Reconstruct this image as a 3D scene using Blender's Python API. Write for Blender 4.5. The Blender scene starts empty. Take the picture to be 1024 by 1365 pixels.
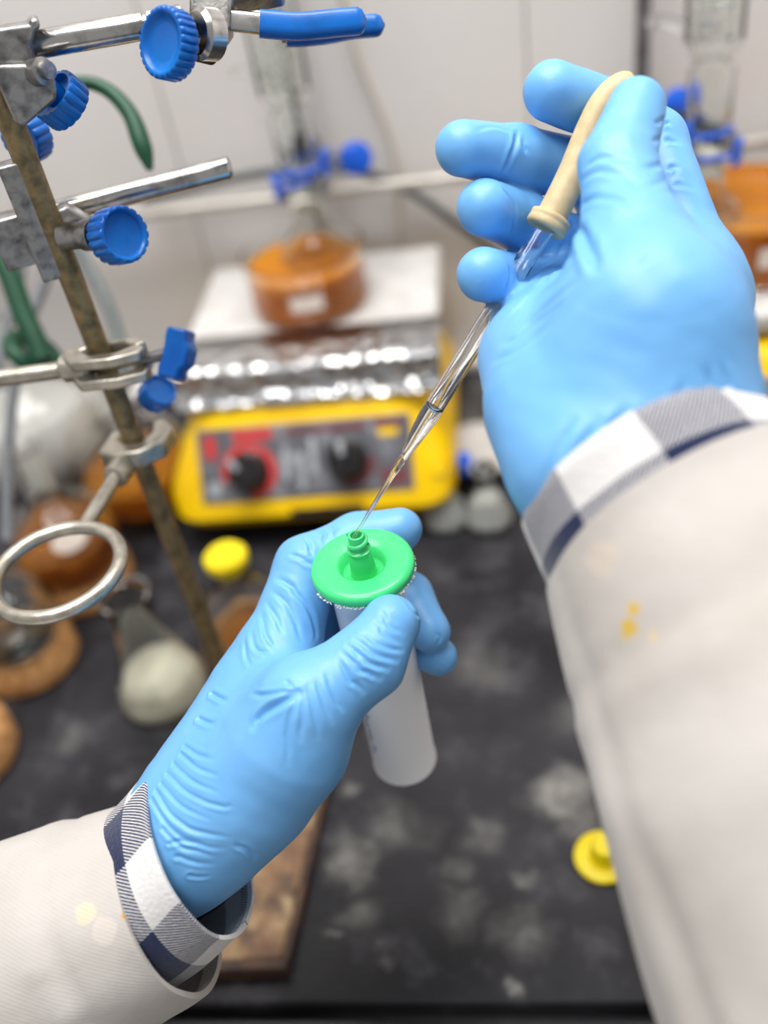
import bpy, bmesh, math, random
import numpy as np
from mathutils import Vector, Matrix
random.seed(7); rng = np.random.default_rng(7)
S = bpy.context.scene; COL = S.collection

# ------------------------------------------------------------------ camera
FPX, W, H = 1300.0, 1024, 1365            # focal length in pixels of a 1024 x 1365 picture
PITCH, YAW, ROLL = math.radians(40), math.radians(10.3), math.radians(10.75)
head = np.array([-math.sin(YAW), math.cos(YAW), 0]); side = np.array([math.cos(YAW), math.sin(YAW), 0]); UPZ = np.array([0, 0, 1.0])
CF = math.cos(PITCH)*head - math.sin(PITCH)*UPZ
u0 = math.sin(PITCH)*head + math.cos(PITCH)*UPZ
CR = math.cos(ROLL)*side - math.sin(ROLL)*u0
CU = math.cos(ROLL)*u0 + math.sin(ROLL)*side
CP = np.array([0, 0, 0.5])
cam = bpy.data.cameras.new('camera'); camo = bpy.data.objects.new('camera', cam); COL.objects.link(camo)
camo.matrix_world = Matrix(((CR[0], CU[0], -CF[0], CP[0]), (CR[1], CU[1], -CF[1], CP[1]), (CR[2], CU[2], -CF[2], CP[2]), (0, 0, 0, 1)))
cam.sensor_fit = 'VERTICAL'; cam.sensor_height = 36.0; cam.sensor_width = 27.0; cam.lens = 36.0*FPX/H
cam.dof.use_dof = True; cam.dof.focus_distance = 0.352; cam.dof.aperture_fstop = 3.4; cam.clip_start = 0.02
S.camera = camo

# ------------------------------------------------------------------ world, lamps, exposure
wd = bpy.data.worlds.new('world'); S.world = wd; wd.use_nodes = True
wd.node_tree.nodes['Background'].inputs[0].default_value = (1.0, 0.99, 0.985, 1); wd.node_tree.nodes['Background'].inputs[1].default_value = 0.42
def area(name, loc, target, sx, sy, power, col=(1, 1, 1)):
    l = bpy.data.lights.new(name, 'AREA'); l.shape = 'RECTANGLE'; l.size = sx; l.size_y = sy; l.energy = power; l.color = col
    o = bpy.data.objects.new(name, l); COL.objects.link(o); o.location = loc
    o.rotation_euler = (Vector(target)-Vector(loc)).to_track_quat('-Z', 'Y').to_euler(); return o
area('hood_lamp', (-0.05, 0.52, 1.25), (-0.05, 0.45, 0), 0.9, 0.35, 12.5, (1, 0.98, 0.95))
area('ceiling_lamp', (-0.45, -0.35, 2.9), (0, 0.4, 0.1), 1.4, 0.8, 47.0, (0.97, 0.99, 1))
vs = S.view_settings; vs.view_transform = 'Standard'; vs.look = 'None'; vs.gamma = 1; vs.use_curve_mapping = False; vs.exposure = -0.05

# ------------------------------------------------------------------ helpers: points
def at(x, y, d):                            # a point d metres deep seen at a pixel of the reference
    return CP + d*(CF + (x-W/2)/FPX*CR - (y-H/2)/FPX*CU)
def on(x, y, z=0.0):                        # the point of the level plane z seen at a pixel
    dr = CF + (x-W/2)/FPX*CR - (y-H/2)/FPX*CU
    return CP + dr*((z-CP[2])/dr[2])
def plumb(x, y, Y):                         # the point of the upright plane y = Y seen at a pixel
    dr = CF + (x-W/2)/FPX*CR - (y-H/2)/FPX*CU
    return CP + dr*((Y-CP[1])/dr[1])
def A(*p): return np.array(p, float)
def nrm(v): v = np.asarray(v, float); return v/np.linalg.norm(v)

# ------------------------------------------------------------------ helpers: materials
def lin(c):
    out = []
    for v in c:
        v = v/255.0; out.append(v/12.92 if v <= 0.04045 else ((v+0.055)/1.055)**2.4)
    return (*out, 1.0)
class NT:
    def __init__(s, name):
        s.m = bpy.data.materials.new(name); s.m.use_nodes = True; s.t = s.m.node_tree; s.b = s.t.nodes['Principled BSDF']
    def n(s, kind, **k):
        nd = s.t.nodes.new('ShaderNode'+kind)
        for a, v in k.items():
            if a.startswith('i_'):
                key = a[2:]; nd.inputs[int(key) if key.isdigit() else key.replace('_', ' ')].default_value = v
            else: setattr(nd, a, v)
        return nd
    def l(s, a, b): s.t.links.new(a, b)
    def math(s, op, a, b=None, c=None):
        nd = s.n('Math', operation=op)
        for i, q in enumerate((a, b, c)):
            if q is None: continue
            if isinstance(q, (int, float)): nd.inputs[i].default_value = q
            else: s.l(q, nd.inputs[i])
        return nd.outputs[0]
    def mix(s, f, a, b):
        nd = s.n('Mix', data_type='RGBA')
        for k, q in ((0, f), (6, a), (7, b)):
            if isinstance(q, (int, float, tuple)): nd.inputs[k].default_value = q
            else: s.l(q, nd.inputs[k])
        return nd.outputs[2]
    def noise(s, scale, detail=3, rough=0.55, src=None, dist=0.0):
        nd = s.n('TexNoise'); nd.inputs['Scale'].default_value = scale; nd.inputs['Detail'].default_value = detail
        nd.inputs['Roughness'].default_value = rough; nd.inputs['Distortion'].default_value = dist
        if src is None: src = s.coord()
        s.l(src, nd.inputs['Vector']); return nd.outputs[0]
    def coord(s):
        if not hasattr(s, '_c'): s._c = s.n('TexCoord')
        return s._c.outputs['Object']
    def ramp(s, f, stops):
        nd = s.n('ValToRGB'); cr = nd.color_ramp
        while len(cr.elements) < len(stops): cr.elements.new(0.5)
        for e, (p, c) in zip(cr.elements, stops): e.position = p; e.color = c if isinstance(c, tuple) else (c, c, c, 1)
        s.l(f, nd.inputs[0]); return nd.outputs[0]
    def bump(s, h, strength=0.3, dist=0.001):
        nd = s.n('Bump'); nd.inputs['Strength'].default_value = strength; nd.inputs['Distance'].default_value = dist
        s.l(h, nd.inputs['Height'])
        if s.b.inputs['Normal'].is_linked: s.l(s.b.inputs['Normal'].links[0].from_socket, nd.inputs['Normal'])
        s.l(nd.outputs[0], s.b.inputs['Normal'])
def mat(name, rgb, rough=0.5, metal=0.0, trans=0.0, ior=1.46, var=None, bump=None, spec=None, sss=None, coat=0.0):
    """plain procedural material: colour, optional noise variation (scale, rgb2, lo, hi) and bump (scale, strength, distance)"""
    t = NT(name); b = t.b; b.inputs['Base Color'].default_value = lin(rgb); b.inputs['Roughness'].default_value = rough
    b.inputs['Metallic'].default_value = metal; b.inputs['Transmission Weight'].default_value = trans; b.inputs['IOR'].default_value = ior
    b.inputs['Coat Weight'].default_value = coat
    if spec is not None: b.inputs['Specular IOR Level'].default_value = spec
    if sss: b.inputs['Subsurface Weight'].default_value = sss[0]; b.inputs['Subsurface Radius'].default_value = (1, 1, 1); b.inputs['Subsurface Scale'].default_value = sss[1]
    if var:
        f = t.ramp(t.noise(var[0], 5), [(var[2], 0.0), (var[3], 1.0)])
        t.l(t.mix(f, lin(rgb), lin(var[1])), b.inputs['Base Color'])
    if bump: t.bump(t.noise(bump[0], 3), bump[1], bump[2])
    return t.m
M = {}
M['glove'] = mat('blue_nitrile', (106, 170, 226), 0.42, var=(60, (114, 176, 230), .4, .7), bump=(1500, 0.10, 0.0004), spec=0.6, sss=(0.12, 0.004))
M['green_plastic'] = mat('green_plastic', (70, 212, 128), 0.22, bump=(400, .03, .0003), sss=(0.15, 0.003))
M['white_plastic'] = mat('milky_plastic', (250, 249, 250), 0.25, trans=0.0, sss=(0.1, 0.004), bump=(200, .02, .0005))
M['fill'] = mat('white_packing', (232, 230, 228), 0.7, bump=(900, .1, .0005))
M['glass'] = mat('clear_glass', (255, 255, 255), 0.0, trans=1.0, ior=1.47, bump=(90, .01, .0003))
M['thin_glass'] = mat('flask_glass', (250, 252, 250), 0.02, trans=1.0, ior=1.34, bump=(60, .02, .0004))
M['water'] = mat('clear_liquid', (255, 255, 255), 0.0, trans=1.0, ior=1.33, bump=(60, .005, .0002))
M['amber'] = mat('amber_oil', (246, 162, 38), 0.05, trans=0.55, ior=1.2, var=(14, (236, 140, 24), .35, .7), sss=(.3, .02))
M['amber_dark'] = mat('dark_amber_liquid', (242, 158, 60), 0.05, trans=0.6, ior=1.2, var=(22, (176, 92, 28), .35, .65), sss=(.3, .02))
M['milk'] = mat('milky_liquid', (224, 220, 216), 0.35, var=(40, (206, 202, 198), .4, .7), sss=(.2, .01))
M['cream'] = mat('cream_slurry', (240, 234, 212), 0.6, var=(70, (190, 184, 164), .3, .75), bump=(160, .3, .001))
M['powder'] = mat('white_powder', (196, 196, 192), 0.9, bump=(300, .5, .001))
M['latex'] = mat('tan_latex', (208, 186, 142), 0.5, var=(200, (192, 168, 124), .4, .7), bump=(700, .06, .0004), sss=(.1, .003))
M['blue_plastic'] = mat('blue_plastic', (0, 108, 194), 0.28, bump=(500, .05, .0003), var=(50, (0, 84, 172), .4, .7))
M['vinyl'] = mat('blue_vinyl', (0, 98, 184), 0.26, bump=(160, .15, .0006), var=(90, (0, 84, 158), .45, .7))
M['chrome'] = mat('scuffed_chrome', (196, 194, 190), 0.2, 1.0, var=(120, (130, 128, 126), .45, .75), bump=(600, .1, .0003))
M['zinc'] = mat('grey_cast_zinc', (172, 170, 168), 0.36, 1.0, var=(160, (104, 102, 102), .45, .7), bump=(500, .3, .0006))
M['dull_metal'] = mat('dull_nickel', (196, 190, 178), 0.34, 0.85, var=(140, (150, 142, 126), .4, .75), bump=(400, .2, .0005))
M['steel'] = mat('grey_steel', (150, 150, 152), 0.35, 0.9, var=(60, (120, 118, 118), .4, .7), bump=(300, .1, .0004))
M['brass'] = mat('tarnished_brass', (156, 136, 98), 0.5, 0.6, var=(170, (104, 92, 70), .4, .68), bump=(500, .5, .0007))
M['screw'] = mat('rusty_screw', (120, 92, 70), 0.5, 0.7, var=(300, (70, 56, 50), .4, .6), bump=(900, .5, .0005))
M['yellow'] = mat('yellow_enamel', (250, 206, 0), 0.32, var=(22, (240, 188, 0), .4, .7), bump=(120, .05, .0006), spec=.4)
M['yellow_soft'] = mat('yellow_polythene', (240, 218, 10), 0.4, var=(60, (228, 200, 6), .4, .7), bump=(200, .05, .0005))
M['black'] = mat('black_plastic', (26, 24, 26), 0.35, var=(120, (40, 38, 40), .4, .7), bump=(300, .08, .0005))
M['red'] = mat('red_print', (214, 66, 62), 0.5, var=(60, (190, 50, 52), .4, .7))
M['dark_red'] = mat('maroon_print', (128, 62, 66), 0.5, var=(60, (104, 60, 64), .4, .7))
M['grey_print'] = mat('grey_print', (176, 180, 184), 0.5, var=(90, (140, 140, 146), .4, .7))
M['panel'] = mat('worn_grey_panel', (96, 96, 102), 0.4, var=(55, (150, 152, 156), .5, .72), bump=(200, .1, .0005))
M['ceramic'] = mat('white_ceramic', (208, 205, 202), 0.4, var=(40, (186, 182, 178), .45, .75), bump=(60, .1, .001))
M['cork'] = mat('pressed_cork', (196, 146, 92), 0.85, var=(160, (150, 102, 58), .4, .68), bump=(300, .6, .0012))
M['hose_green'] = mat('green_rubber', (0, 70, 42), 0.45, var=(50, (0, 56, 34), .4, .7), bump=(300, .1, .0005))
M['hose_grey'] = mat('grey_rubber', (112, 118, 118), 0.5, var=(50, (92, 98, 98), .4, .7), bump=(300, .1, .0005))
M['hose_dark'] = mat('dark_rubber', (62, 68, 70), 0.5, var=(50, (48, 54, 56), .4, .7), bump=(300, .1, .0005))
M['hose_beige'] = mat('beige_rubber', (206, 198, 186), 0.5, var=(50, (196, 188, 174), .4, .7), bump=(300, .1, .0005))
M['bar'] = mat('pale_rod', (196, 190, 182), 0.4, 0.4, var=(50, (176, 170, 160), .4, .7))
M['wall'] = mat('pale_hood_liner', (230, 226, 224), 0.5, var=(5, (222, 217, 214), .35, .7), bump=(30, .03, .001))
M['clip'] = mat('blue_clip', (20, 96, 220), 0.35, var=(60, (14, 84, 200), .4, .7))
M['label'] = mat('white_label_patch', (238, 226, 214), 0.5, var=(100, (228, 210, 196), .4, .7))
M['grey_tape'] = mat('grey_cable', (128, 130, 134), 0.45, var=(50, (100, 102, 108), .4, .7))
# aluminium foil
t = NT('crinkled_foil'); t.b.inputs['Metallic'].default_value = 1; t.b.inputs['Roughness'].default_value = .24; t.b.inputs['Base Color'].default_value = lin((225, 225, 225))
v = t.n('TexVoronoi'); v.inputs['Scale'].default_value = 90; t.l(t.coord(), v.inputs['Vector']); t.bump(v.outputs[0], .8, .004); t.bump(t.noise(60, 4), .6, .004); M['foil'] = t.m
# rusty cast base
t = NT('rusty_plate'); n1 = t.noise(26, 6, .65); n2 = t.noise(60, 5, .6)
c = t.ramp(n1, [(.3, lin((58, 40, 30))), (.45, lin((116, 82, 58))), (.58, lin((150, 118, 84))), (.72, lin((196, 172, 130)))])
c = t.mix(t.ramp(n2, [(.5, 0.), (.7, 1.)]), c, lin((84, 62, 48))); t.l(c, t.b.inputs['Base Color']); t.b.inputs['Roughness'].default_value = .6
t.bump(n2, .6, .002); M['rust'] = t.m
# black bench top with dried spills
SPILLS = [(469, 1052, .0065, .6), (470, 1150, .017, .62), (448, 1165, .011, .5), (740, 1065, .017, .75), (758, 1050, .016, .7), (775, 1090, .013, .5), (514, 1270, .006, .8), (690, 1312, .006, .7),
          (612, 1160, .010, .4), (706, 1170, .006, .5), (445, 1252, .004, .7), (640, 1115, .012, .32), (560, 1110, .013, .25), (520, 1100, .015, .25), (700, 1240, .014, .3), (480, 1220, .011, .35), (620, 1215, .014, .25), (640, 890, .02, .22), (760, 960, .02, .2),
          (215, 1075, .012, .25), (100, 985, .012, .25), (610, 550, .03, .35), (650, 520, .02, .35)]
t = NT('black_epoxy_bench'); p = t.coord(); big = t.noise(9, 6, .62); med = t.noise(34, 5, .65)
warp = t.n('VectorMath', operation='SCALE'); nz = t.n('TexNoise'); nz.inputs['Scale'].default_value = 45; nz.inputs['Detail'].default_value = 5; t.l(p, nz.inputs['Vector'])
sb = t.n('VectorMath', operation='SUBTRACT'); t.l(nz.outputs['Color'], sb.inputs[0]); sb.inputs[1].default_value = (.5, .5, .5); t.l(sb.outputs[0], warp.inputs[0]); warp.inputs['Scale'].default_value = .03
pw = t.n('VectorMath', operation='ADD'); t.l(p, pw.inputs[0]); t.l(warp.outputs[0], pw.inputs[1])
col = t.mix(t.ramp(big, [(.38, 0.), (.68, 1.)]), lin((24, 23, 27)), lin((50, 49, 54)))
col = t.mix(t.math('MULTIPLY', t.ramp(med, [(.5, 0.), (.74, 1.)]), .55), col, lin((92, 91, 95)))
acc = None
for (x, y, r, a) in SPILLS:
    q = on(x, y); dn = t.n('VectorMath', operation='DISTANCE'); t.l(pw.outputs[0], dn.inputs[0]); dn.inputs[1].default_value = (q[0], q[1]-.2, .05)
    mr = t.n('MapRange', interpolation_type='SMOOTHSTEP'); t.l(dn.outputs['Value'], mr.inputs[0]); mr.inputs[1].default_value = r*1.35; mr.inputs[2].default_value = r*.25; mr.inputs[3].default_value = 0; mr.inputs[4].default_value = a
    acc = mr.outputs[0] if acc is None else t.math('MAXIMUM', acc, mr.outputs[0])
fine = t.noise(120, 5, .7)
acc = t.math('MULTIPLY', acc, t.math('MULTIPLY', t.ramp(med, [(.3, .25), (.62, 1.)]), t.ramp(fine, [(.3, .45), (.6, 1.)])))
col = t.mix(acc, col, lin((172, 169, 162))); t.l(col, t.b.inputs['Base Color']); t.b.inputs['Roughness'].default_value = .48
t.b.inputs['Specular IOR Level'].default_value = .22; t.bump(med, .12, .0006); M['bench'] = t.m
# lab coat cotton with stains; STAINS are world points
def coat(name, stains):
    t = NT(name); n = t.noise(26, 4); col = t.mix(t.ramp(n, [(.35, 0.), (.75, 1.)]), lin((196, 190, 185)), lin((182, 175, 168)))
    wz = t.n('TexNoise'); wz.inputs['Scale'].default_value = 160; wz.inputs['Detail'].default_value = 4; t.l(t.coord(), wz.inputs['Vector'])
    for (q, r, rgb, a) in stains:
        dn = t.n('VectorMath', operation='DISTANCE'); t.l(t.coord(), dn.inputs[0]); dn.inputs[1].default_value = q
        d2 = t.math('ADD', dn.outputs['Value'], t.math('MULTIPLY', t.math('SUBTRACT', wz.outputs[0], .5), r*.9))
        mr = t.n('MapRange', interpolation_type='SMOOTHSTEP'); t.l(d2, mr.inputs[0]); mr.inputs[1].default_value = r; mr.inputs[2].default_value = r*.7; mr.inputs[3].default_value = 0; mr.inputs[4].default_value = a
        col = t.mix(mr.outputs[0], col, lin(rgb))
    t.l(col, t.b.inputs['Base Color']); t.b.inputs['Roughness'].default_value = .9; t.b.inputs['Specular IOR Level'].default_value = .15
    t.b.inputs['Sheen Weight'].default_value = .15
    uv = t.n('TexCoord').outputs['UV']; wv = t.n('TexWave'); wv.inputs['Scale'].default_value = 3.4; wv.inputs['Distortion'].default_value = .6; wv.bands_direction = 'DIAGONAL'; t.l(uv, wv.inputs['Vector'])
    t.bump(wv.outputs[0], .16, .0004); t.bump(t.noise(420, 3), .25, .0005); t.bump(t.noise(28, 3), .35, .004); return t.m
# navy and white brushed check; UV runs in centimetres
t = NT('navy_white_check'); uv = t.n('TexCoord').outputs['UV']; sp = t.n('SeparateXYZ'); t.l(uv, sp.inputs[0]); U, V = sp.outputs[0], sp.outputs[1]
def band(q, per, off): return t.math('GREATER_THAN', t.math('FRACT', t.math('ADD', t.math('DIVIDE', q, per), off)), .5)
bu = band(U, 5.0, .50); bv = band(V, 3.4, .56)
tw = t.math('GREATER_THAN', t.math('FRACT', t.math('ADD', t.math('MULTIPLY', t.math('ADD', U, t.math('MULTIPLY', V, .9)), 7.5), t.math('MULTIPLY', t.noise(900, 2), .35))), .60)
fz = t.noise(700, 3)
s2 = t.math('ADD', bu, bv)
mixed = t.math('COMPARE', s2, 1.0, .1); white = t.math('GREATER_THAN', s2, 1.5)
val = t.math('MAXIMUM', white, t.math('MULTIPLY', mixed, tw))
navy = t.mix(fz, lin((18, 26, 58)), lin((40, 50, 86))); wht = t.mix(fz, lin((228, 225, 222)), lin((206, 203, 204)))
t.l(t.mix(val, navy, wht), t.b.inputs['Base Color']); t.b.inputs['Roughness'].default_value = .95; t.b.inputs['Sheen Weight'].default_value = .35; t.b.inputs['Specular IOR Level'].default_value = .1
t.bump(fz, .5, .0008); M['check'] = t.m

# ------------------------------------------------------------------ helpers: geometry
def catmull(pts, n=8):
    P = [np.asarray(p, float) for p in pts]; P = [2*P[0]-P[1]] + P + [2*P[-1]-P[-2]]; out = []
    for i in range(1, len(P)-2):
        for k in range(n):
            s = k/n; a, b, c, d = P[i-1:i+3]
            out.append(.5*(2*b + (c-a)*s + (2*a-5*b+4*c-d)*s*s + (3*b-a-3*c+d)*s**3))
    out.append(P[-2]); return out
def frame(ax):
    ax = nrm(ax); q = A(0, 0, 1) if abs(ax[2]) < .9 else A(1, 0, 0); x = nrm(np.cross(q, ax)); return x, np.cross(ax, x), ax
class G:
    def __init__(s): s.v = []; s.f = []; s.uv = None
    def rings(s, R, close=True, cap0=False, cap1=False):
        o = len(s.v); n = len(R[0])
        for r in R: s.v += [tuple(p) for p in r]
        for i in range(len(R)-1):
            for j in range(n if close else n-1):
                k = (j+1) % n; s.f.append((o+i*n+j, o+i*n+k, o+(i+1)*n+k, o+(i+1)*n+j))
        if cap0: s.f.append(tuple(o+j for j in range(n))[::-1])
        if cap1: s.f.append(tuple(o+(len(R)-1)*n+j for j in range(n)))
        return s
    def lathe(s, prof, o=(0, 0, 0), ax=(0, 0, 1), n=40, rf=None):
        x, y, z = frame(ax); o = np.asarray(o, float); R = []
        for i, p in enumerate(prof):
            r, h = max(p[0], 1e-5), p[1]; row = []
            for j in range(n):
                a = 2*math.pi*j/n; rr = r*(rf(a) if rf and len(p) > 2 else 1); row.append(o + z*h + rr*(math.cos(a)*x + math.sin(a)*y))
            R.append(row)
        c0 = prof[0][0] > 1e-4; closed = np.allclose(prof[0][:2], prof[-1][:2])
        return s.rings(R, True, not closed, not closed)
    def tube(s, pts, rad, n=14, smooth=0, cap=True):
        if smooth:
            if hasattr(rad, '__len__'): rad = [float(q[0]) for q in catmull([A(r, 0, 0) for r in rad], smooth)]
            pts = catmull(pts, smooth)
        pts = [np.asarray(p, float) for p in pts]; m = len(pts); x = None; R = []
        for i in range(m):
            tg = nrm(pts[min(i+1, m-1)]-pts[max(i-1, 0)])
            if x is None: x = frame(tg)[0]
            x = nrm(x - tg*np.dot(x, tg)); y = np.cross(tg, x); r = rad[i] if hasattr(rad, '__len__') else rad
            R.append([pts[i]+r*(math.cos(2*math.pi*j/n)*x+math.sin(2*math.pi*j/n)*y) for j in range(n)])
        return s.rings(R, True, cap, cap)
    def torus(s, o, ax, Rm, rm, n=64, k=16, sq=1.0):
        x, y, z = frame(ax); o = np.asarray(o, float); R = []
        for i in range(n+1):
            a = 2*math.pi*i/n; d = math.cos(a)*x+math.sin(a)*y
            R.append([o+d*(Rm+rm*math.cos(b))+z*rm*sq*math.sin(b) for b in (2*math.pi*j/k for j in range(k))])
        return s.rings(R)
    def ball(s, o, r, n=20, sc=(1, 1, 1)):
        R = [[A(*o)+A(sc[0]*r*math.sin(p)*math.cos(a), sc[1]*r*math.sin(p)*math.sin(a), sc[2]*r*math.cos(p)) for a in (2*math.pi*j/n for j in range(n))] for p in (math.pi*max(.002, min(.998, i/(n//2))) for i in range(n//2+1))]
        return s.rings([q[::-1] for q in R], True, True, True)
    def box(s, c, hx, hy, hz):
        c = np.asarray(c, float); hx, hy, hz = map(lambda q: np.asarray(q, float), (hx, hy, hz))
        R = [[c+i*hx+j*hy+k*hz for (i, j) in ((-1, -1), (1, -1), (1, 1), (-1, 1))] for k in (-1, 1)]
        return s.rings(R, True, True, True)
    def cube(s, x0, x1, y0, y1, z0, z1): return s.box(((x0+x1)/2, (y0+y1)/2, (z0+z1)/2), ((x1-x0)/2, 0, 0), (0, (y1-y0)/2, 0), (0, 0, (z1-z0)/2))
    def prism(s, poly, o, x, y, z, h):     # polygon (in x, y) extruded along z from -h to h
        o, x, y, z = map(lambda q: np.asarray(q, float), (o, x, y, z))
        R = [[o+p[0]*x+p[1]*y+k*h*z for p in poly] for k in (-1, 1)]
        return s.rings(R, True, True, True)
ORG = {}
def loc_of(o): return ORG.get(o.name, A(0, 0, 0)) if o else A(0, 0, 0)
def tag(o, label=None, cat=None, group=None, kind=None):
    for k, v in (('label', label), ('category', cat), ('group', group), ('kind', kind)):
        if v: o[k] = v
    return o
def thing(name, loc, label, cat, group=None):
    o = bpy.data.objects.new(name, None); COL.objects.link(o); o.location = loc; o.empty_display_size = .02; ORG[o.name] = A(*loc); return tag(o, label, cat, group)
def obj(name, g, m, parent=None, smooth=40, bevel=0.0, mods=(), origin=None):
    V = np.array(g.v, float)
    org = loc_of(parent) if parent else (A(*origin) if origin is not None else A((V[:, 0].min()+V[:, 0].max())/2, (V[:, 1].min()+V[:, 1].max())/2, V[:, 2].min()))
    me = bpy.data.meshes.new(name); me.from_pydata((V-org).tolist(), [], g.f); me.materials.append(m if not isinstance(m, str) else M[m])
    bm = bmesh.new(); bm.from_mesh(me); bmesh.ops.recalc_face_normals(bm, faces=bm.faces)
    if g.uv is not None:
        ly = bm.loops.layers.uv.new('UVMap')
        bm.verts.ensure_lookup_table()
        for f in bm.faces:
            us = [g.uv[l.vert.index] for l in f.loops]
            for l, w in zip(f.loops, us):
                uu = w[0]
                if max(q[0] for q in us)-min(q[0] for q in us) > g.wrap*.5 and uu < g.wrap*.5: uu += g.wrap
                l[ly].uv = (uu, w[1])
    bm.to_mesh(me); bm.free()
    if smooth: me.shade_smooth(); me.set_sharp_from_angle(angle=math.radians(smooth))
    o = bpy.data.objects.new(name, me); COL.objects.link(o)
    if parent: o.parent = parent
    else: o.location = org
    ORG[o.name] = org
    if bevel:
        b = o.modifiers.new('bevel', 'BEVEL'); b.width = bevel; b.segments = 2; b.limit_method = 'ANGLE'; b.angle_limit = math.radians(35); b.harden_normals = False
    return o
def copy_thing(root, delta, label=None):
    def cp(o, par):
        c = o.copy(); COL.objects.link(c)
        if par: c.parent = par
        ORG[c.name] = loc_of(o)+A(*delta)
        for ch in list(o.children): cp(ch, c)
        return c
    r = cp(root, None); r.location = Vector(root.location)+Vector(delta)
    if label: r['label'] = label
    return r

# ------------------------------------------------------------------ structure: hood liner, bench
WY = 0.80
def structure(name, g, m, **k): return tag(obj(name, g, m, **k), kind='structure')
wb = structure('wall_back', G().cube(-1.0, .8, WY+.004, WY+.03, -.05, 1.3), 'wall')
for i, (x0, x1) in enumerate(((-1.0, -.262), (-.2605, .03), (.0315, .5), (.5015, .8))):
    for z0, z1 in ((0.0, .62), (.6215, 1.3)):
        obj('panel', G().cube(x0, x1, WY, WY+.006, z0, z1), 'wall', wb, bevel=.0006)
wl = structure('wall_left', G().cube(-1.03, -1.0, .2, WY+.03, -.05, 1.3), 'wall')
wr = structure('wall_right', G().cube(.8, .83, .2, WY+.03, -.05, 1.3), 'wall')
tr = structure('trim_1', G().cube(-1.0, .8, WY-.022, WY, 0, .012), 'wall', bevel=.003)
M['cabinet'] = mat('grey_cabinet', (150, 152, 154), 0.5, var=(6, (140, 142, 144), .4, .7))
M['floor'] = mat('grey_vinyl_floor', (136, 132, 126), 0.5, var=(40, (120, 116, 110), .4, .7), bump=(80, .05, .001))
structure('floor', G().cube(-2.0, 1.8, -2.0, WY+.03, -.9, -.88), 'floor')
bench = thing('workbench', (0, .2, -.05), 'black epoxy bench top with dried white spills and a raised front lip', 'bench')
obj('bench_top', G().cube(-1.0, .8, .207, WY, -.04, 0), 'bench', bench, bevel=.002)
obj('bench_core', G().cube(-1.0, .8, .196, .21, -.06, -.014), 'black', bench)
obj('front_lip', G().cube(-1.0, .8, .176, .1965, -.05, -.003), 'bench', bench, bevel=.003)
obj('cabinet', G().cube(-1.0, .8, .215, WY, -.88, -.041), 'cabinet', bench, bevel=.003)
obj('edge_strip', G().cube(-1.0, .8, .166, .1755, -.05, -.004), 'hose_beige', bench, bevel=.002)

# ------------------------------------------------------------------ laboratory stand on the left
ROD = on(345, 1020); RX, RY = ROD[0], ROD[1]
st = thing('retort_stand', (RX, RY, 0), 'tarnished brass coloured stand rod on a rusty rectangular base plate', 'stand')
M['rust_dark'] = mat('dark_rust', (62, 46, 38), 0.6, var=(60, (98, 70, 50), .45, .7), bump=(120, .6, .002))
BC = [A(-.236, .2165, 0), A(-.1345, .2195, 0), A(-.1185, .388, 0), A(-.222, .385, 0)]; BX = nrm(BC[1]-BC[0]); BY_ = nrm(BC[3]-BC[0])
def slab(P, z0, z1): return [[p*A(1, 1, 0)+A(0, 0, z) for p in P] for z in (z0, z1)]
bcen = sum(BC)/4
obj('base_plate', G().rings(slab([bcen+(p-bcen)*.93 for p in BC], .001, .0105), True, True, True), 'rust', st, bevel=.002)
g = G()
for i in range(4):
    p, q = BC[i], BC[(i+1) % 4]; w = .011 if i == 1 else .006; nn = nrm(bcen-(p+q)/2)*w
    g.rings(slab([p, q, q+nn, p+nn], 0, .0085 if i == 1 else .0125), True, True, True)
obj('base_rim', g, 'rust_dark', st, bevel=.001)
obj('rod', G().tube([(RX, RY, .004), (RX, RY, .2), (RX, RY, .47)], .0048, 20), 'brass', st)
obj('rod_nut', G().lathe([(.009, .010), (.009, .016), (.006, .018)], (RX, RY, 0), n=6), 'screw', st, smooth=20)

def knob_parts(parent, face, ax, R, T, n=24, screw=.03, sr=.0032, name='knob', m='blue_plastic'):
    """ridged thumb knob: face is the middle of its front, ax points out of the front"""
    ax = nrm(ax); seg = n*4
    def rf(a): q = (a*n/(2*math.pi)) % 1; return 1.0 - .075*max(0, math.sin(math.pi*min(1, q/.38)))**.7 if q < .38 else 1.0
    T2 = T*.92
    prof = [(.0001, -T*1.25), (.42*R, -T*1.25), (.42*R, -T*.72), (.50*R, -T*.68), (.78*R, -T*.72), (.82*R, -T), (.95*R, -T, 1), (R, -T*.92, 1), (R, -T*.5, 1), (R, -T*.1, 1), (.96*R, 0, 1), (.88*R, .02*T), (.80*R, -.02*T), (.74*R, -.16*T), (.5*R, -.2*T), (.2*R, -.2*T), (.0001, -.2*T)]
    k = obj(name, G().lathe(prof, face, ax, seg, rf), m, parent, smooth=50)
    if screw:
        g = G(); pr = [(.0001, -T*1.1)]; L = int(screw/.0008)
        for i in range(L): pr += [(sr, -T*1.1-i*.0008), (sr*.86, -T*1.1-i*.0008-.0004)]
        pr += [(.0001, -T*1.1-screw)]
        obj('screw', g.lathe(pr, face, ax, 16), 'screw', parent)
    return k

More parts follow.
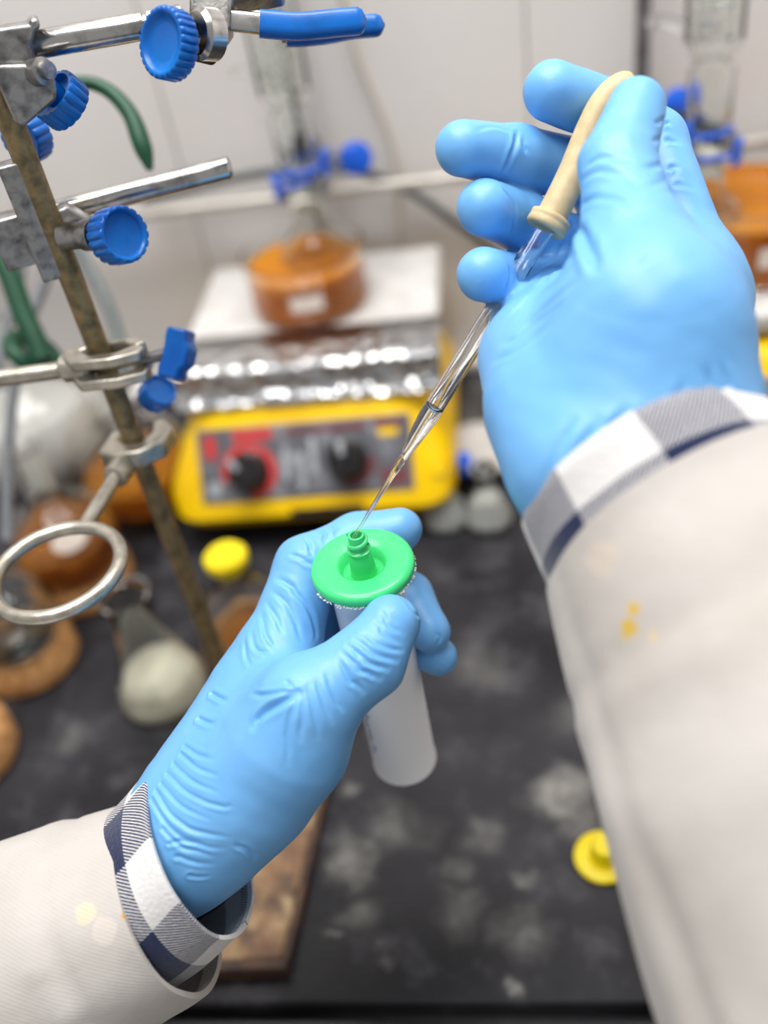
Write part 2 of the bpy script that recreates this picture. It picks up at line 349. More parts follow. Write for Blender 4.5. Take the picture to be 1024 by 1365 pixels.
# top bosshead with the three-finger clamp arm
za = .352
b1 = thing('bosshead', at(30, 100, .35), 'scuffed grey boss clamp at the top of the brass rod with two blue knobs', 'clamp')
rodp = A(RX, RY, .415); 
arm0, arm1 = at(40, 62, .340), at(192, 33, .342); armd = nrm(arm1-arm0)
fz_ = nrm(CP-at(60, 60, .345)); upv = A(0, 0, 1); sx = nrm(np.cross(upv, fz_)); 
def plate(px, c, nv, th):                  # outline met on the upright plane through c, given thickness th both ways
    x = nrm(np.cross(UPZ, nv)); y = nrm(np.cross(nv, x)); poly = []
    for q in px:
        dr = CF + (q[0]-W/2)/FPX*CR - (q[1]-H/2)/FPX*CU; p = CP+dr*(((c-CP)@nv)/(dr@nv))-c; poly.append((p@x, p@y))
    return G().prism(poly, c, x, y, nv, th)
obj('body', plate([(-22, 38), (38, 30), (40, 22), (50, 22), (54, 34), (46, 40), (42, 56), (48, 78), (40, 86), (-22, 92)], at(20, 62, .337), nrm(fz_*A(1, 1, .25)), .0055), 'zinc', b1, bevel=.0010)
obj('jaw_plate', plate([(-14, 86), (38, 84), (54, 86), (66, 100), (74, 116), (73, 132), (33, 166), (22, 166)], at(40, 118, .338), nrm(fz_*A(1, 1, .1)+sx*.15), .0030), 'zinc', b1, bevel=.0012)
g = G().lathe([(.0046, 0), (.0046, .006), (.003, .0065), (.003, .009)], at(44, 98, .3365), nrm(fz_*.6+sx*.5), 20); obj('screw_boss', g, 'zinc', b1)
g = G().tube([at(52, 112, .344), at(84, 136, .3545)], .0026, 12); obj('screw', g, 'screw', b1)
knob_parts(b1, at(94, 144, .356), nrm(CR*.52-CU*.30+CF*.8), .0100, .0085, 16, screw=0)
knob_parts(b1, at(26, 188, .378), nrm(-CR*.35-CU*.5-CF*.55), .0098, .0085, 16, screw=0)
fc = thing('clamp_arm', at(180, 40, .345), 'silver rod clamp with two blue sleeved jaws and a large blue thumb knob', 'clamp')
obj('arm_rod', G().lathe([(.0001, 0), (.0042, 0), (.0047, .0006), (.0047, .041), (.0038, .0415), (.0038, .0425), (.0048, .043), (.0048, .055), (.0001, .055)], at(36, 62, .341), nrm(at(262, 22, .347)-at(36, 62, .341)), 24), 'chrome', fc)
yx = nrm(at(380, 30, .358)-at(290, 25, .350)); yz = nrm(np.cross(yx, CF)); yy = np.cross(yz, yx)
c = at(300, 20, .352)
g = G().prism([(-.012, -.004), (-.007, -.009), (.000, -.0098), (.0025, -.006), (.003, .0032), (.015, .0048), (.022, .0068), (.022, .0135), (-.012, .0135)], c, yx, -CU*-1, CF, .005)
obj('yoke', g, 'zinc', fc, bevel=.0012)
obj('collar', G().lathe([(.0088, -.002), (.0088, .004), (.0072, .0055), (.0035, .0055), (.0035, -.002)], at(279, 46, .346), nrm(-CR*.75-CU*.25-CF*.65), 28), 'chrome', fc)
knob_parts(fc, at(214, 56, .334), nrm(-CR*.62-CU*.18-CF*.78), .0118, .0075, 26, screw=.016, sr=.0036)
def jaw(p, d0, w, sl, name='jaw'):
    pts = [at(*q) for q in p]; ps = catmull(pts, 8)
    def bar(ps, hw, ht, rnd=True):
        R = []; m = len(ps)
        for i, q in enumerate(ps):
            tg = nrm(ps[min(i+1, m-1)]-ps[max(0, i-1)]); uu = nrm(CU-tg*np.dot(CU, tg)); vv = np.cross(tg, uu); e = 1.0
            s_ = i/(m-1)
            if rnd and s_ > .9: e = math.sqrt(max(.02, 1-((s_-.9)/.1)**2))
            R.append([q+uu*hw*e*math.copysign(abs(math.cos(a))**.6, math.cos(a))+vv*ht*e*math.copysign(abs(math.sin(a))**.6, math.sin(a)) for a in (2*math.pi*j/20 for j in range(20))])
        return G().rings(R, True, True, True)
    k = int(len(ps)*sl); j = obj(name, bar(ps[:k+2], w*.8, .0022, False), 'chrome', fc)
    obj('jaw_sleeve', bar(ps[k:], w, .0034), 'vinyl', fc)
jaw([(305, 27, .352), (352, 32, .354), (400, 35, .356), (445, 31, .358), (489, 27, .360)], 0, .0047, .24)
jaw([(330, 20, .372), (378, 40, .374), (385, 47, .375), (430, 44, .377), (470, 37, .379), (513, 33, .381)], 0, .0040, .38)

# second bosshead with the chrome rod
b2 = thing('bosshead', at(70, 300, .38), 'grey boss clamp with one blue knob holding the bright chrome rod', 'clamp')
pl = nrm(A(0, 0, 1)); 
g = G().box(at(42, 296, .377), sx*.0042, A(0, 0, 1)*.0235, nrm(np.cross(sx, pl))*.0042); obj('body', g, 'zinc', b2, bevel=.001)
g = G().box(at(24, 318, .392), sx*.0085, A(0, 0, 1)*.0105, nrm(np.cross(sx, pl))*.005); obj('hook', g, 'zinc', b2, bevel=.001)
g = G().prism([(-.012, -.004), (.008, -.006), (.010, .0), (.002, .009), (-.012, .006)], at(92, 302, .386), sx, pl, nrm(np.cross(sx, pl)), .004); obj('lug', g, 'zinc', b2, bevel=.001)
obj('screw_boss', G().lathe([(.0035, -.008), (.0052, -.007), (.0052, .002), (.006, .003), (.006, .007), (.0042, .008)], at(104, 314, .378), nrm(CR*.9-CU*.05-CF*.3), 18), 'zinc', b2)
knob_parts(b2, at(167, 312, .369), nrm(CR*.72-CU*.08-CF*.7), .0108, .0105, 18, screw=.012)
cr = obj('chrome_rod', G().lathe([(.0001, 0), (.0038, 0), (.0046, .0008), (.0046, .1192), (.0038, .12), (.0001, .12)], at(308, 223, .399), nrm(at(-40, 312, .402)-at(308, 223, .399)), 28), 'chrome')
tag(cr, 'bright polished chrome rod jutting out past the brass stand rod', 'rod')

# pale extension clamp with the blue wing nut
b3 = thing('rod_clamp', at(150, 490, .418), 'dull pale metal clamp with blue wing nut and a rod running left', 'clamp')
d3 = nrm(at(200, 478, .416)-at(100, 490, .420))
obj('side_rod', G().tube([at(-60, 512, .424), at(108, 490, .421)], .0038, 18), 'dull_metal', b3)
for dz, nm in ((.007, 'upper_jaw'), (-.003, 'lower_jaw')):
    cc = at(150, 488, .4175)+A(0, 0, dz); fr = nrm(np.cross(d3, A(0, 0, 1)))
    if np.dot(fr, CF) > 0: fr = -fr
    g = G().prism([(-.019, .002), (-.013, .010), (.004, .0105), (.016, .0075), (.0175, .002), (.013, -.0), (.006, .0048), (-.006, .0048), (-.012, -.001), (-.019, -.004)], cc, d3, fr, A(0, 0, 1), .0024)
    obj(nm, g, 'dull_metal', b3, bevel=.001)
g = G().prism([(-.019, -.004), (-.012, -.006), (.013, -.0075), (.017, -.002), (.013, .0), (.006, -.0048), (-.006, -.0048), (-.012, -.001)], at(150, 488, .4175)+A(0, 0, .002), d3, fr, A(0, 0, 1), .0068)
obj('back_jaw', g, 'dull_metal', b3, bevel=.001)
obj('hub', G().lathe([(.004, -.008), (.0062, -.006), (.0066, .004), (.005, .006)], at(104, 489, .4195), d3, 20), 'dull_metal', b3)
obj('screw', G().tube([at(190, 480, .416), at(226, 470, .414)], .0026, 12), 'steel', b3)
def wing(parent, c, ax, wv, L=.0105, Wd=.0052, T=.0055):
    ax = nrm(ax); wv = nrm(wv-ax*np.dot(wv, ax)); q = np.cross(ax, wv)
    g = G().prism([(-.35*L, -Wd*.9), (-.6*L, -Wd), (-L, -Wd*.95), (-L*1.02, Wd*.75), (-.6*L, Wd*.8), (-.36*L, Wd*1.25), (.36*L, Wd*1.25), (.6*L, Wd*.8), (L*1.02, Wd*.75), (L, -Wd*.95), (.6*L, -Wd), (.35*L, -Wd*.9)], c, wv, ax, q, T)
    return obj('wing_nut', g, 'blue_plastic', parent, bevel=.0012)
wing(b3, at(237, 472, .4125), nrm(CR*.93-CU*.25-CF*.2), nrm(CU+CR*-.25))

# ring support
b4 = thing('ring_support', (RX, RY, .245), 'dull metal support ring on an arm clamped low on the brass rod', 'ring support')
rc = A(-.1845, .2715, .25)
obj('ring', G().torus(rc, (0, 0, 1), .0258, .0030), 'dull_metal', b4)
ad = nrm(A(RX-.002, RY-.006, .25)-rc)
obj('arm', G().tube([rc+ad*.026, rc+ad*.068], .0031, 18), 'dull_metal', b4)
adn = np.cross(A(0, 0, 1), ad)
obj('socket', G().lathe([(.0032, -.006), (.0055, -.005), (.0058, .004), (.0050, .006)], rc+ad*.064, ad, 20), 'dull_metal', b4)
g = G().prism([(-.012, -.012), (-.004, -.0145), (.008, -.012), (.0165, -.004), (.017, .008), (.010, .0135), (.0055, .0115), (.0085, .004), (.006, -.004), (-.002, -.0055), (-.0065, -.002), (-.0075, .006), (-.012, .004)], A(RX, RY, .252), adn*-1, ad, A(0, 0, 1), .0045)
obj('jaw', g, 'dull_metal', b4, bevel=.0012)
obj('screw', G().tube([at(196, 545, .44), at(210, 525, .440)], .0028, 12), 'black', b4)
knob_parts(b4, at(214, 519, .436), nrm(CR*.5+CU*.35-CF*.7), .0080, .009, 12, screw=0)

# ------------------------------------------------------------------ hotplates
def hotplate(x0, x1, yf, label, flip=False):
    t0 = thing('hotplate', ((x0+x1)/2, yf+.1, 0), label, 'hotplate')
    L = x1-x0; hw = L/2; xc = (x0+x1)/2; yb = yf+.21; R = []
    for z, y, w in ((.018, .014, -.014), (.025, .004, -.006), (.034, .0, -.001), (.046, .007, .0), (.060, .0164, -.006), (.098, .0419, -.024), (.104, .048, -.028), (.108, .056, -.034)):
        w += hw; ya = yf+y; r = .026; row = []
        for (cx, cy, a0) in ((xc+w-r, ya+r, -90), (xc+w-r, yb-r, 0), (xc-w+r, yb-r, 90), (xc-w+r, ya+r, 180)):
            row += [A(cx+r*math.cos(math.radians(a0+k*15)), cy+r*math.sin(math.radians(a0+k*15)), z) for k in range(7)]
        R.append(row)
    obj('casing', G().rings(R, True, True, True), 'yellow', t0, smooth=45)
    # front panel on the slope
    p0, p1 = A(0, yf+.0063, .0455), A(0, yf+.0372, .0915); up = nrm(p1-p0); nv = nrm(np.cross(A(1, 0, 0), up)); hL = np.linalg.norm(p1-p0)
    if nv[1] > 0: nv = -nv
    def pp(u, v, h=0.0): return A(x0+.031+u*(L-.063), 0, 0)*A(1, 0, 0)+p0+up*(v*hL)+nv*h
    fb = G()
    w2 = .0045
    fb.box(pp(.5, .5, .0002)-nv*.002, A(1, 0, 0)*(L-.060)/2, up*hL*.52, nv*.0025); obj('control_panel', fb, 'panel', t0, bevel=.002)
    for (u, v, r) in ((.235, .40, .0152), (.705, .47, .0152)):
        q = pp(u, v, .0008)
        # scale ring printed around the dial
        g = G(); n = 40; a0, a1 = (-.35, 4.7) if u < .5 else (-.6, 1.2)
        R2 = []
        for rr in (r*1.02, r*1.42):
            R2.append([q+nv*.0004+A(1, 0, 0)*rr*math.cos(a)+up*rr*math.sin(a) for a in (a0-1.2+(a1-a0)*j/n for j in range(n+1))])
        g.rings(R2, False)
        obj('dial_scale', g, 'red' if u < .5 else 'dark_red', t0)
        kn = obj('dial_knob', G().lathe([(r*1.05, 0), (r*1.05, .003), (r*.92, .004), (r*.86, .016), (r*.78, .018), (.0001, .018)], q, nv, 36), 'black', t0)
        dv = nrm(up*.75-A(1, 0, 0)*(.65 if u < .5 else .05)); dw = np.cross(nv, dv)
        obj('grip', G().box(q+nv*.0195+dv*.0015, dv*r*.85, dw*.0028, nv*.003), 'black', kn, bevel=.0012)
        obj('pointer', G().box(q+nv*.0215+dv*(r*.62), dv*r*.36, dw*.0024, nv*.0018), 'grey_print', kn, bevel=.0006)
    for (u0_, u1_, v0, v1, m_) in ((.03, .085, .60, .92, 'red'), (.17, .36, .82, .97, 'red'), (.42, .80, .86, .93, 'dark_red'), (.84, .97, .86, .97, 'dark_red'), (.86, .98, .08, .3, 'dark_red'), (.47, .5, .1, .6, 'grey_print'), (.53, .56, .3, .8, 'grey_print'), (.40, .43, .25, .7, 'grey_print'), (.86, .95, .74, .84, 'yellow'), (.03, .09, .1, .3, 'grey_print')):
        q = pp((u0_+u1_)/2, (v0+v1)/2, .0009); obj('printed_mark', G().box(q, A(1, 0, 0)*(u1_-u0_)/2*(L-.063), up*(v1-v0)/2*hL, nv*.0003), m_, t0)
    obj('front_label', G().box(A(x0+L*.56, yf+.0006, .0345), A(1, 0, 0)*.028, nrm(A(0, .35, 1))*.0035, A(0, -1, .35)*.0008), 'black', t0)
    obj('neck', G().cube(x0+.034, x1-.034, yf+.066, yf+.19, .107, .116), 'steel', t0)
    obj('heating_plate', G().cube(x0+.018, x1-.006, yf+.055, yf+.226, .116, .132), 'ceramic', t0, bevel=.004)
    for ix in (x0+.03, x1-.03):
        for iy in (yf+.05, yf+.17): obj('foot', G().lathe([(.009, 0), (.010, .003), (.010, .02), (.0001, .02)], (ix, iy, 0), n=16), 'black', t0)
    return t0
hp1 = hotplate(-.268, -.044, .551, 'yellow stirring hotplate wrapped in foil, standing behind the green capped tube')
hp2 = hotplate(.080, .304, .558, 'yellow stirring hotplate at the right edge behind the raised glove')
# crumpled foil over the front edge of the left plate: one sheet with real creases
def foil(x0, x1, rows, nx, seed, parent):
    r = np.random.default_rng(seed); R = []
    k = r.uniform(-1, 1, (len(rows), nx+1))
    for i, (y, z, amp) in enumerate(rows):
        row = []
        for j in range(nx+1):
            s = j/nx; row.append(A(x0+s*(x1-x0)+r.uniform(-.001, .001), y+k[i, j]*amp*.6, z+k[i, (j*7) % (nx+1)]*amp))
        R.append(row)
    g = G().rings(R, False); o = obj('foil_wrap', g, 'foil', parent, smooth=25)
    s = o.modifiers.new('thick', 'SOLIDIFY'); s.thickness = .0004
    return o
foil(-.2515, -.0485, [(.655, .1327, .0001), (.63, .1329, .0002), (.613, .1334, .0003), (.6055, .1334, .0007), (.6025, .131, .0010), (.602, .126, .0014), (.6022, .119, .0018), (.601, .113, .0020), (.598, .109, .0018), (.594, .1065, .0014)], 64, 3, hp1)

# oil baths
def dish(c, r, h, liq, label, lab=True):
    d = thing('oil_bath', c, label, 'dish'); w = .0022
    prof = [(.0001, 0), (r*.90, 0), (r*.97, .003), (r, .009), (r, h-.002), (r+.0016, h), (r-.0005, h+.0006), (r-w, h-.003), (r-w, .010), (r*.95-w, .004), (.0001, .003)]
    obj('glass_dish', G().lathe(prof, c, n=56), 'thin_glass', d)
    obj('oil', G().lathe([(.0001, .0025), (r*.93-w*.5, .0035), (r-w*.5, .0095), (r-w*.5, liq), (.0001, liq)], c, n=56), 'amber', d)
    if lab:
        a = math.atan2(-1, .12); R = []
        for zz in (h*.36, h*.62):
            R.append([A(c[0]+(r+.0004)*math.cos(a+t_), c[1]+(r+.0004)*math.sin(a+t_), c[2]+zz) for t_ in np.linspace(-.26, .26, 10)])
        obj('label_spot', G().rings(R, False), 'label', d)
    return d
dish((-.152, .696, .1325), .0465, .047, .036, 'amber oil bath dish on the foil wrapped hotplate')
dish((.185, .700, .1325), .062, .058, .046, 'larger amber oil bath dish at the right edge of the picture')

def flask_profile(r, neck_r, neck_h, w=.0018, n=14, a0=None):
    """round bottom flask, outer then inner wall, base at z=0"""
    top = math.asin(neck_r/r); out = [(r*math.sin(a), r-r*math.cos(a)) for a in np.linspace(0.001, math.pi-top-.12, n)]
    zt = r+r*math.cos(top)
    out += [(neck_r*1.03, zt+.003), (neck_r, zt+.008), (neck_r, zt+neck_h-.003), (neck_r+.0022, zt+neck_h-.002), (neck_r+.0022, zt+neck_h), (neck_r-w*.6, zt+neck_h)]
    ri = r-w; inn = [(neck_r-w, zt+.006)] + [(ri*math.sin(a), r-ri*math.cos(a)) for a in np.linspace(math.pi-top-.14, .001, n)]
    return out+inn, zt+neck_h
def sphere_liquid(r, w, lev, n=14):
    ri = r-w*.5; amax = math.acos(max(-1, min(1, (r-lev)/ri)))
    p = [(ri*math.sin(a), r-ri*math.cos(a)) for a in np.linspace(.001, amax, n)]; return p+[(.0001, p[-1][1])]
def round_flask(c, r, nr, nh, lev, liqm, label, ax=(0, 0, 1), stopper=None):
    f = thing('round_flask', c, label, 'flask'); pr, top = flask_profile(r, nr, nh)
    obj('glass', G().lathe(pr, c, ax, n=48), 'thin_glass', f)
    if lev: obj('liquid', G().lathe(sphere_liquid(r, .0018, lev), c, ax, n=48), liqm, f)
    if stopper: obj('stopper', G().lathe([(.0001, top-.008), (nr*.8, top-.008), (nr*.86, top+.001), (nr*1.65, top+.001), (nr*1.7, top+.003), (nr*1.7, top+.007), (nr*1.5, top+.009), (.0001, top+.009)], c, ax, n=32), stopper, f)
    return f, top
# flask and condenser over each bath
def reflux(c, r, label_f, label_c, cl):
    f, top = round_flask(c, r, .0128, .045, r*.75, 'amber', label_f)
    cz = A(*c)+A(0, 0, top-.012)
    cd = thing('condenser', cz, label_c, 'condenser')
    h = .30
    obj('joint', G().lathe([(.0095, -.004), (.0108, .010), (.0140, .0125), (.0150, .016), (.0150, .05), (.0105, .056), (.0085, .056), (.0128, .048), (.0128, .018), (.009, .012), (.0085, -.004), (.0095, -.004)], cz, n=28), 'thin_glass', cd)
    obj('jacket', G().lathe([(.012, .056), (.0180, .064), (.0188, .070), (.0188, h), (.0174, h), (.0174, .070), (.0112, .058), (.012, .056)], cz, n=32), 'thin_glass', cd)
    pts = [cz+A(.0105*math.cos(a), .0105*math.sin(a), .066+a*.0075/6.283) for a in np.linspace(0, 6.283*30, 30*14)]
    obj('coil', G().tube(pts, .0018, 6), 'thin_glass', cd)
    for a, z0 in ((2.6, .075), (-.4, .24)):
        d = A(math.cos(a), math.sin(a), 0); obj('side_arm', G().tube([cz+d*.018+A(0, 0, z0), cz+d*.034+A(0, 0, z0+.004), cz+d*.044+A(0, 0, z0+.002)], .0035, 10), 'thin_glass', cd)
    return f, cd, cz
f1, c1, z1 = reflux((-.1415, .703, .1375), .029, 'round glass flask sunk in the left amber oil bath', 'clear coiled glass condenser rising above the left oil bath', 0)
f2, c2, z2 = reflux((.145, .682, .1375), .030, 'round glass flask sunk in the right amber oil bath', 'clear coiled glass condenser above the right oil bath', 1)
def clip(c, ax, label):
    k = thing('joint_clip', c, label, 'clip'); x = nrm(np.cross(A(0, 0, 1), ax)); 
    for s in (-1, 1):
        pts = [A(*c)+x*s*q[0]+nrm(ax)*q[1] for q in ((.004, .020), (.0095, .015), (.0152, .005), (.0152, -.004), (.013, -.009))]
        obj('prong', G().tube(pts, .0018, 10, smooth=4), 'clip', k)
    obj('finger_tab', G().box(A(*c)+nrm(ax)*.021, x*.0075, A(0, 0, 1)*.0085, nrm(ax)*.002), 'clip', k, bevel=.001)
    return k
clip(z1+A(0, 0, .008), A(-.9, -.35, -.25), 'blue joint clip above the left oil bath, on the left of its flask neck')
clip(z1+A(0, 0, .014), A(.97, -.2, .1), 'blue joint clip above the left oil bath, on the right of the flask neck')
clip(z2+A(0, 0, .012), A(-.8, -.5, .0), 'blue joint clip on the flask neck beside the raised thumb')
clip(z2+A(0, 0, -.004), A(.9, -.4, .0), 'blue joint clip on the right flask neck, right side')
# scaffold on the back wall: rods, clamps
def rodthing(name, a, b, r, m, label, cat='rod'): return tag(obj(name, G().tube([a, b], r, 16), m), label, cat)
BY = .772; q1 = plumb(400, 261, BY); u1 = plumb(390, 110, BY); u2 = plumb(860, 50, BY)
rodthing('lattice_bar', A(-.78, BY, q1[2]), A(.6, BY, q1[2]), .0046, 'bar', 'pale horizontal scaffold bar along the back wall', 'bar')
rodthing('upright_rod', A(u1[0], BY+.011, .0), A(u1[0], BY+.011, .9), .0046, 'steel', 'grey upright rod behind the left condenser')
rodthing('upright_rod', A(u2[0], BY+.011, .0), A(u2[0], BY+.011, .9), .0056, 'steel', 'grey upright rod behind the raised thumb')
def backclamp(rx, ry, cz, z, kx, label, ks=1):
    k = thing('condenser_clamp', (rx, ry, z), label, 'clamp')
    obj('boss', G().box((rx, ry-.008, z), (.010, 0, 0), (0, .010, 0), (0, 0, .009)), 'black', k, bevel=.002)
    obj('shaft', G().tube([(rx, ry-.012, z), (cz[0]+.004, cz[1]+.02, z)], .0036, 10), 'black', k)
    n_ = 18; obj('jaw', G().tube([A(cz[0]+.0175*math.cos(a), cz[1]+.0175*math.sin(a), z) for a in np.linspace(-.9, 4.0, n_)], .0026, 8), 'steel', k)
    obj('thumb_screw', G().tube([(rx, ry-.012, z), (rx+kx, ry-.03, z)], .003, 10), 'steel', k)
    obj('knob', G().lathe([(.0001, 0), (.009, 0), (.0128, .003), (.0128, .008), (.007, .011), (.0001, .011)], (rx+kx, ry-.03, z), (.35, -.85, .3), 24), 'clip', k)
    return k
ck = plumb(428, 212, .76); backclamp(u1[0], BY+.011, z1, ck[2], .040, 'dark clamp with a round blue knob on the rod behind the left condenser')
ck = plumb(892, 138, .76); backclamp(u2[0], BY+.011, z2, ck[2], .020, 'dark clamp with blue knob on the rod right of the raised thumb')

# hoses
def hose(name, px, r, m, label, cat='hose', n=8): return tag(obj(name, G().tube([at(*q) for q in px], r, 12, smooth=n), m), label, cat)
hose('vacuum_hose', [(-60, 150, .47), (20, 122, .47), (100, 110, .47), (140, 118, .47), (172, 150, .47), (190, 195, .47), (200, 226, .47)], [.0032, .0032, .0032, .0034, .0040, .0046, .0018], 'hose_green', 'green rubber tube curving down beside the top boss clamp')
def whose(name, px, r, m, label): return tag(obj(name, G().tube([plumb(*q) for q in px], r, 12, smooth=8), m), label, 'hose')
whose('grey_hose', [(190, 268, .785), (260, 250, .785), (340, 233, .787), (430, 224, .789), (490, 232, .789), (545, 255, .790), (600, 292, .791), (660, 335, .792), (720, 400, .792)], .0036, 'hose_dark', 'dark grey hose sagging across the back wall behind the oil bath')
whose('thin_tube', [(452, -20, .794), (474, 70, .794), (510, 156, .794), (528, 220, .794), (533, 290, .794), (535, 350, .794)], .0024, 'hose_beige', 'thin pale tube hanging down the middle of the back wall')
hose('grey_hose', [(95, 320, .60), (122, 365, .60), (145, 410, .60), (160, 460, .60), (168, 520, .60)], .0042, 'hose_grey', 'grey hose running down close behind the brass rod')
hose('green_strap', [(-20, 290, .55), (10, 360, .55), (32, 420, .55), (46, 450, .55), (58, 480, .55)], .0062, 'hose_green', 'thick dark green rubber tube at the left edge')
g = G().torus(at(44, 470, .57), nrm(CR*.5+CU*.6-CF*.4), .013, .0052); tag(obj('green_coil', g, 'hose_green'), 'loop of green tubing under the thick green tube at the left edge', 'hose')
hose('grey_cable', [(68, 330, .62), (58, 380, .62), (38, 430, .62), (22, 500, .62), (14, 560, .62), (10, 640, .62), (10, 720, .62)], .0038, 'grey_tape', 'grey cable hanging at the left edge beside the green tube', 'cable')
hose('grey_cable', [(30, 330, .65), (24, 380, .65), (8, 440, .65), (-10, 520, .65)], .0038, 'grey_tape', 'grey cable crossing behind the green tube at the left edge', 'cable')

# ------------------------------------------------------------------ glassware on the bench
def cork_ring(c, R, h, label):
    rm = R*.30; return tag(obj('cork_ring', G().lathe([(R-.004, 0), (R, .004), (R, h-.005), (R-.004, h), (R*.72, h), (R*.52, h*.55), (R*.5, .002), (R-.004, 0)], c, n=48), 'cork'), label, 'cork ring')
K1 = (-.357, .447, 0); cork_ring(K1, .036, .024, 'tan cork ring under the clear round flask at the left edge')
K2 = (-.378, .364, 0); cork_ring(K2, .040, .026, 'tan cork ring cut by the left edge, nearest the coat sleeve')
K3 = (-.338, .524, 0); cork_ring(K3, .0385, .024, 'tan cork ring under the amber flask seen through the metal ring')
K4 = (-.188, .446, 0); cork_ring(K4, .034, .022, 'tan cork ring just behind the fingers and the brass rod')
round_flask((K1[0], K1[1], .0105), .0355, .009, .035, .010, 'water', 'clear round flask on a cork ring at the left edge')
round_flask((K3[0], K3[1], .010), .040, .010, .045, .046, 'amber_dark', 'amber filled round flask seen through the metal support ring')
ff = on(158, 652, .050); round_flask((ff[0]+.004, ff[1]+.036, .0), .046, .011, .05, .046, 'amber', 'big round flask half full of orange liquid beside the yellow hotplate')
round_flask((K4[0], K4[1], .0085), .029, .0085, .020, .014, 'amber_dark', 'small round flask with a yellow stopper below the yellow hotplate', stopper='yellow_soft')
fb = on(58, 600, .055); round_flask((fb[0]-.012, fb[1]+.022, .0), .056, .013, .06, .085, 'milk', 'large round flask of milky liquid at the left edge by the back wall')
# white oval patch laid over the wall of the amber flask
sc_ = A(K3[0], K3[1], .05); nv = nrm(at(116, 728, .6)-sc_); x_, y_, _ = frame(nv)
R = [[sc_+.0404*nrm(nv+x_*rr*1.3*math.cos(a)+y_*rr*.8*math.sin(a)) for a in (2*math.pi*j/20 for j in range(20))] for rr in (.02, .15, .27)]
lb = obj('white_patch', G().rings(R, True, True), 'label', [o for o in bpy.data.objects if o.get('label', '').startswith('amber filled')][0])

def erlenmeyer(c, rb, h, rn, fill, fm, label, group=None, stopper=None):
    e = thing('erlenmeyer_flask', c, label, 'flask', group); w = .0016
    o = [(.0001, 0), (rb*.9, 0), (rb*.98, .002), (rb, .006), (rb*.97, h*.12), (rn*1.08, h*.68), (rn, h*.74), (rn, h*.95), (rn+.0028, h*.965), (rn+.003, h), (rn+.0005, h), (rn-w, h*.95), (rn-w, h*.74), (rn*1.08-w, h*.68), (rb*.97-w, h*.12), (rb-w, .007), (rb*.9, .002), (.0001, .002)]
    obj('glass', G().lathe(o, c, n=48), 'thin_glass', e)
    def rad(z): return rb*.97+(rn*1.08-rb*.97)*max(0, (z-h*.12))/(h*.56)-w*.5
    obj('contents', G().lathe([(.0001, .0015), (rb*.9, .0015), (rb-w*.5, .006), (rad(h*.12), h*.12), (rad(fill), fill), (rad(fill)*.5, fill+.001), (.0001, fill)], c, n=48), fm, e)
    if stopper: obj('stopper', G().lathe([(.0001, h-.01), (rn*.7, h-.01), (rn*.85, h), (rn*1.3, h+.001), (rn*1.3, h+.01), (.0001, h+.011)], c, n=24), stopper, e)
    return e
ef = on(222, 922); erlenmeyer((ef[0], ef[1], 0), .0305, .095, .0135, .022, 'cream', 'conical flask holding cream slurry, standing behind the left glove')
e1 = on(652, 692); erlenmeyer((e1[0], e1[1], 0), .0190, .052, .008, .022, 'powder', 'small conical flask of white powder nearest the right shirt cuff')
e2 = on(594, 692); erlenmeyer((e2[0], e2[1], 0), .0190, .052, .008, .022, 'powder', 'small conical flask of white powder nearest the yellow hotplate')
q = on(640, 620, .004); cd_ = tag(obj('shallow_dish', G().lathe([(.0001, 0), (.02, 0), (.030, .006), (.036, .013), (.034, .0135), (.028, .008), (.018, .003), (.0001, .0025)], (q[0], q[1]+.012, 0), n=40), 'ceramic'), 'pale shallow dish on the bench between hotplate and raised glove', 'dish')
q = on(622, 660); vl = thing('capped_vial', (q[0], q[1], 0), 'small vial with a bright blue cap behind the conical flasks', 'vial')
obj('vial_glass', G().lathe([(.0001, 0), (.0075, 0), (.0075, .022), (.005, .026), (.005, .030), (.0001, .030)], (q[0], q[1], 0), n=24), 'thin_glass', vl)
obj('cap', G().lathe([(.0001, .026), (.0075, .026), (.0078, .028), (.0078, .036), (.007, .038), (.0001, .038)], (q[0], q[1], 0), n=24), 'clip', vl)
q = on(804, 1146); ys = thing('yellow_stopper', (q[0], q[1], 0), 'bright yellow plastic stopper lying on the black bench by the coat sleeve', 'stopper')
obj('flange', G().lathe([(.0001, 0), (.0145, 0), (.0155, .0012), (.0155, .0035), (.0140, .0045), (.0085, .004), (.0001, .004)], (q[0], q[1], 0), n=40), 'yellow_soft', ys)
obj('plug', G().lathe([(.0088, .003), (.0082, .006), (.0076, .013), (.0066, .0145), (.0001, .0145)], (q[0]+.0012, q[1]+.001, 0), n=32), 'yellow_soft', ys)

# ------------------------------------------------------------------ cartridge tube in the left hand
TC = at(483, 752, .358)
ct = thing('cartridge_tube', TC-A(0, 0, .122), 'white plastic cartridge tube with a green flanged cap held in the left glove', 'tube')
rb = .0138
obj('barrel', G().lathe([(.0001, -.1215), (rb-.0004, -.1215), (rb+.0004, -.1208), (rb+.0004, -.1192), (rb, -.1185), (rb, -.002), (rb-.0012, -.002), (rb-.0012, -.117), (.0001, -.117)], TC, n=64), 'white_plastic', ct)
obj('packing', G().lathe([(.0001, -.1155), (rb-.0014, -.1155), (rb-.0014, -.008), (.0001, -.008)], TC, n=48), 'fill', ct)
cap = obj('cap', G().lathe([(.0001, -.0058), (.0128, -.0058), (.0130, -.0042), (.0150, -.0042), (.0178, -.0042), (.0190, -.0028), (.0194, -.0012), (.0190, .0004), (.0178, .0014), (.0160, .0014), (.0098, .0008), (.0088, .0002), (.0080, -.0032), (.0074, -.0041), (.0001, -.0041)], TC, n=96), 'green_plastic', ct, smooth=60)
